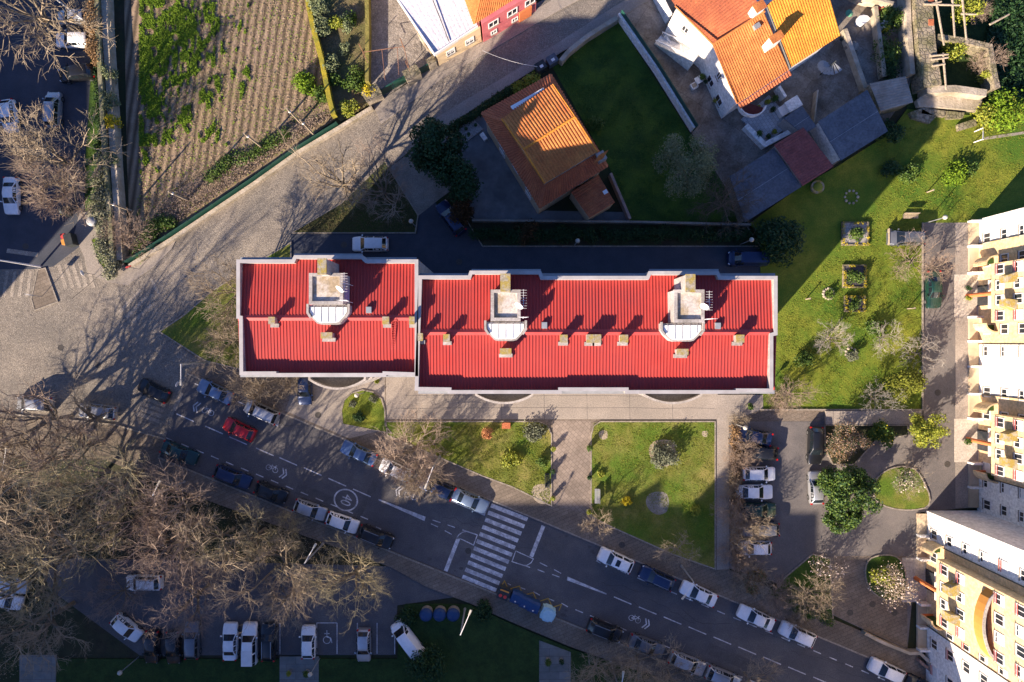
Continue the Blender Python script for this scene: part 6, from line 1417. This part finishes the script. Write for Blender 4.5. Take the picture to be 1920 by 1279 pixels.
g = G(1530,352); T = thing('round_planter', 'round yellowish clipped planter in shade below the red corrugated roof', 'planter', tuple(g)); b = MB(); b.lathe((g.x, g.y, .1), [(.75, 0), (.78, .4), (.6, .42)], 18); b.build('rim', m_mossy, T, smooth=True); b = MB(); b.ball((g.x, g.y, .45), .6, sz=.5); b.build('plant', m_lfY, T)
# potted plants along the paths
pots = [(1037,840,'potted plant at the top left of the tiled path'),(1036,882,'yellow potted plant beside the dark bench'),(1036,932,'potted plant at the lower left of the tiled path'),(1104,838,'small potted plant at the upper right of the tiled path'),(1104,893,'yellow-green potted plant at the right side of the tiled path'),(1103,957,'potted plant at the lower right of the tiled path'),
        (1402,761,'green potted plant at the end of the side path'),(1808,541,'upper of the two planters before the first entrance'),(1808,560,'lower of the two planters before the first entrance'),(1805,826,'planter before the second entrance'),(1264,73,'potted plant at the top of the white stairs'),(1278,80,'second potted plant on the white stairs'),(1290,90,'third potted plant on the white stairs'),(1303,100,'lowest potted plant on the white stairs'),
        (1338,193,'potted palm beside the lower windows of the white house'),(1313,150,'potted plant beside the patio table'),(1320,157,'pot right of the patio table'),(1434,196,'potted plant at the top of the pale terrace'),(1446,191,'bright potted plant at the top of the pale terrace'),(1444,210,'potted plant in the middle of the pale terrace'),(1417,207,'large potted plant beside the round balcony'),(1418,256,'potted plant at the left side of the terrace wall'),(1436,260,'potted plant at the lower end of the terrace'),(1447,251,'potted plant near the step block'),
        (1027,1235,'left round planter on the lower slab path'),(1052,1235,'right round planter on the lower slab path'),(545,1257,'left planter on the slab path beside the black estate'),(578,1257,'right planter on the slab path beside the black estate')]
pr = None
for i, (x, y, lab) in enumerate(pots):
    g = G(x, y); z = .3 if 1410 < x < 1450 and y < 270 else .17
    if pr is None:
        pr = local('potted_plant', lab, 'potted plant', (g.x, g.y, z), 0, 'potted plants'); b = MB(); b.lathe((0, 0, 0), [(.2, 0), (.28, .38), (.24, .39)], 12); b.build('pot', m_corr, pr, smooth=True)
        addmesh('plant', leafmesh('plant', [(0, 0, .6, .3), (.1, .05, .8, .2)], 260, .07, m_lfY, seed=3), pr)
    else: dup(pr, (g.x, g.y, z), i*.7, lab, scale=1.3 if 1400 < y*2+x < 99 else (1.0+.25*(i % 3 == 0)), remat={'plant': (m_lfG, m_lfD, m_lfY)[i % 3]})
# posts, signs, statues and small things
def post(px, py, h, lab, m=m_wood, nm='wooden_post', r=.08, z=0):
    g = G(px, py); T = thing(nm, lab, 'post', tuple(g)); b = MB(); b.tube((g.x, g.y, z), (g.x, g.y, h), r, r*.8, n=6); b.build('shaft', m, T); b = MB(); b.tube((g.x, g.y, h), (g.x, g.y, h+.06), r*1.5, n=6); b.build('cap', m, T)
post(1510,561,1.2,'short wooden post in the middle of the lit lawn'); post(1737,361,1.3,'thin pole beside the yellow bush on the right lawn'); post(1700,579,1.6,'pale forked post at the kerb of the right lawn')
def sign(px, py, lab, face, shape='disc', m=None, h=2.3):
    g = G(px, py); T = thing('traffic_sign', lab, 'traffic sign', tuple(g)); b = MB(); b.tube((g.x, g.y, 0), (g.x, g.y, h), .035, n=6); b.build('pole', m_grey, T)
    f = Vector((math.cos(R(face)), math.sin(R(face)), 0)); b = MB()
    if shape == 'disc': b.tube(Vector((g.x, g.y, h))-f*.02+f*.05, Vector((g.x, g.y, h))+f*.02+f*.05, .32, n=20); b.build('sign_plate', m or m_frame, T)
    else: c = Vector((g.x, g.y, h-.3))+f*.06; b.obox((c.x, c.y, c.z), (-f.y, f.x), .6, .03, .6); b.build('sign_plate', m or m_frame, T, fixn=True)
sign(178,515,'round traffic sign at the plaza corner beside the hedge end',200); sign(80,556,'square white sign on the traffic island',80,'sq'); sign(351,718,'triangular-looking small sign at the street entrance crossing',160,'disc'); sign(262,505,'red and grey sign on the corner pavement',120,'disc',MATS['red_plastic'])
# small football-type frame on the lawn
T = thing('swing_frame', 'thin white pipe frame on the lawn below the ledge', 'frame', tuple(G(1843,262)))
for p, q in (((1844,228,.2),(1843,262,1.4)), ((1827,247,.2),(1843,240,1.3)), ((1826,267,.2),(1843,261,1.4))):
    b = MB(); b.tube(W(*p), W(*q), .06, n=6); b.build('pipe', m_frame, T)
struct((lambda b: (b.prism(PG([(1844,258),(1900,250),(1990,236),(1990,240),(1900,255),(1844,263)]), .1, .16), b.build('garden_path', m_kerb, fixn=True))[1])(MB()))
# patio table and chairs, junk yard items
g = G(1309,153); T = thing('patio_table', 'small white patio table with round stools beside the white house', 'table', tuple(g)); b = MB(); b.obox((g.x, g.y, .7), (1,.6), 1.1, .8, .06); b.build('table_top', m_white, T, fixn=True); b = MB(); b.tube((g.x, g.y, 0), (g.x, g.y, .7), .1); b.build('leg', m_white, T)
g = G(1300,163); T = thing('storage_crate', 'brown and white crate left of the patio table', 'crate', tuple(g)); b = MB(); b.obox((g.x, g.y, 0), (1,.6), .8, .7, .5); b.build('crate_body', m_white, T, fixn=True); b = MB(); b.obox((g.x, g.y, .5), (1,.6), .55, .45, .05); b.build('lid', m_wood, T, fixn=True)
g = G(1579,38); T = thing('garden_parasol', 'small green parasol on the yard behind the white house', 'parasol', tuple(g)); b = MB(); b.tube((g.x, g.y, 0), (g.x, g.y, 1.9), .03); b.build('pole', m_grey, T); b = MB(); b.lathe((g.x, g.y, 1.7), [(.45, 0), (.05, .25)], 8); b.build('canopy', mat('pale_green_cloth', (.10,.28,.16), (.14,.34,.2), 2), T)
for i, (x, y, m, l, lab) in enumerate([(1612,42,m_frame,1.2,'white tarpaulin heap on the yard behind the white house'),(1650,52,m_frame,1.1,'white sheet draped over the yard wall'),(1642,20,m_red,.7,'red cloth at the edge of the yard'),(1657,58,m_flY,.7,'yellow tarpaulin beside the sunlit bushes'),(1594,92,m_conc,1.4,'grey slab heap beside the house corner'),(1583,75,m_darkm,.9,'dark barrel heap near the spiral staircase')]):
    g = G(x, y); b = MB(); rng = random.Random(i)
    pts = [(g.x+l*.6*math.cos(a)*rng.uniform(.6, 1.1), g.y+l*.5*math.sin(a)*rng.uniform(.6, 1.1)) for a in [j*.785 for j in range(8)]]; b.slopeprism([(p[0], p[1], .5+rng.uniform(0, .5)) for p in pts], .03); tag(b.build('tarpaulin', m, fixn=True), lab, 'tarpaulin')
b = MB(); b.ribbon(PG([(1480,0),(1560,-20),(1600,5),(1660,20)]), .3, .0, 1.8); tag(b.build('yard_wall', m_stonew, fixn=True), 'yard wall at the top edge behind the white house', 'wall')
for p, q, w_, lab in (((1576,62),(1617,178),.5,'concrete wall running down from the white house corner'),((1633,20),(1650,150),.45,'pale kerb wall between the yard and the sunlit bushes'),((1526,175),(1519,235),.15,'thin wall in the shaded yard beside the small grey roof')): wall('yard_wall', lab, [p, q], w_, 1.1, m_stonew)
g = G(880,243); T = thing('gravel_bed', 'small pale gravel bed with dark shrubs beside the middle house', 'gravel bed', tuple(g)); b = MB(); b.prism(PG([(858,242),(888,224),(906,243),(873,268)]), .02, .2); b.build('gravel', m_grav, T, fixn=True)
for x, y in ((874,243),(879,253),(892,236)): q = G(x, y); b = MB(); b.ball((q.x, q.y, .35), .22, 7, 5); b.build('shrub', m_lfD, T)
g = G(907,258); b = MB(); b.obox((g.x, g.y, .03), (1,-1.4), .9, .5, .5); tag(b.build('doorstep', m_white, fixn=True), 'white doorstep beside the gravel bed', 'step')
g = G(975,800); T = thing('brick_bench', 'small red brick block at the top of the left front lawn', 'block', (g.x, g.y, 0)); g = G(949,797); b = MB(); b.obox((g.x, g.y, .2), (1,0), .9, .6, .45); b.build('seat', m_tileR, T, fixn=True); b = MB(); b.obox((g.x, g.y, .65), (1,0), 1.0, .7, .06); b.build('top', m_tileR, T, fixn=True)
car(571,729,-90,'hatch','navy','dark blue car parked under the left balcony of the red-roofed block',g6,z=.13)

gardenp = [(1045,125),(1157,42),(1290,248),(1395,410),(1185,414),(1140,320)]
tag(scatter('clover', gardenp, 9000, .07, mat('clover_leaves', (.03,.08,.012), (.07,.14,.02), island=True), 21, lambda x, y: .12+.88*(noise.noise(Vector((x/30, y/30, 3))) > .08), z=.04, h=.08), 'patches of clover and weeds in the shaded walled garden', 'weeds', kind='stuff')
tag(scatter('scrub', [(552,434),(640,385),(720,306),(735,328),(780,404),(776,434)], 5000, .07, mat('scrub_leaves', (.05,.045,.02), (.12,.10,.045), island=True), 22, None, z=.13, h=.12), 'brownish scrub on the triangle between the lane and the back drive', 'scrub', kind='stuff')
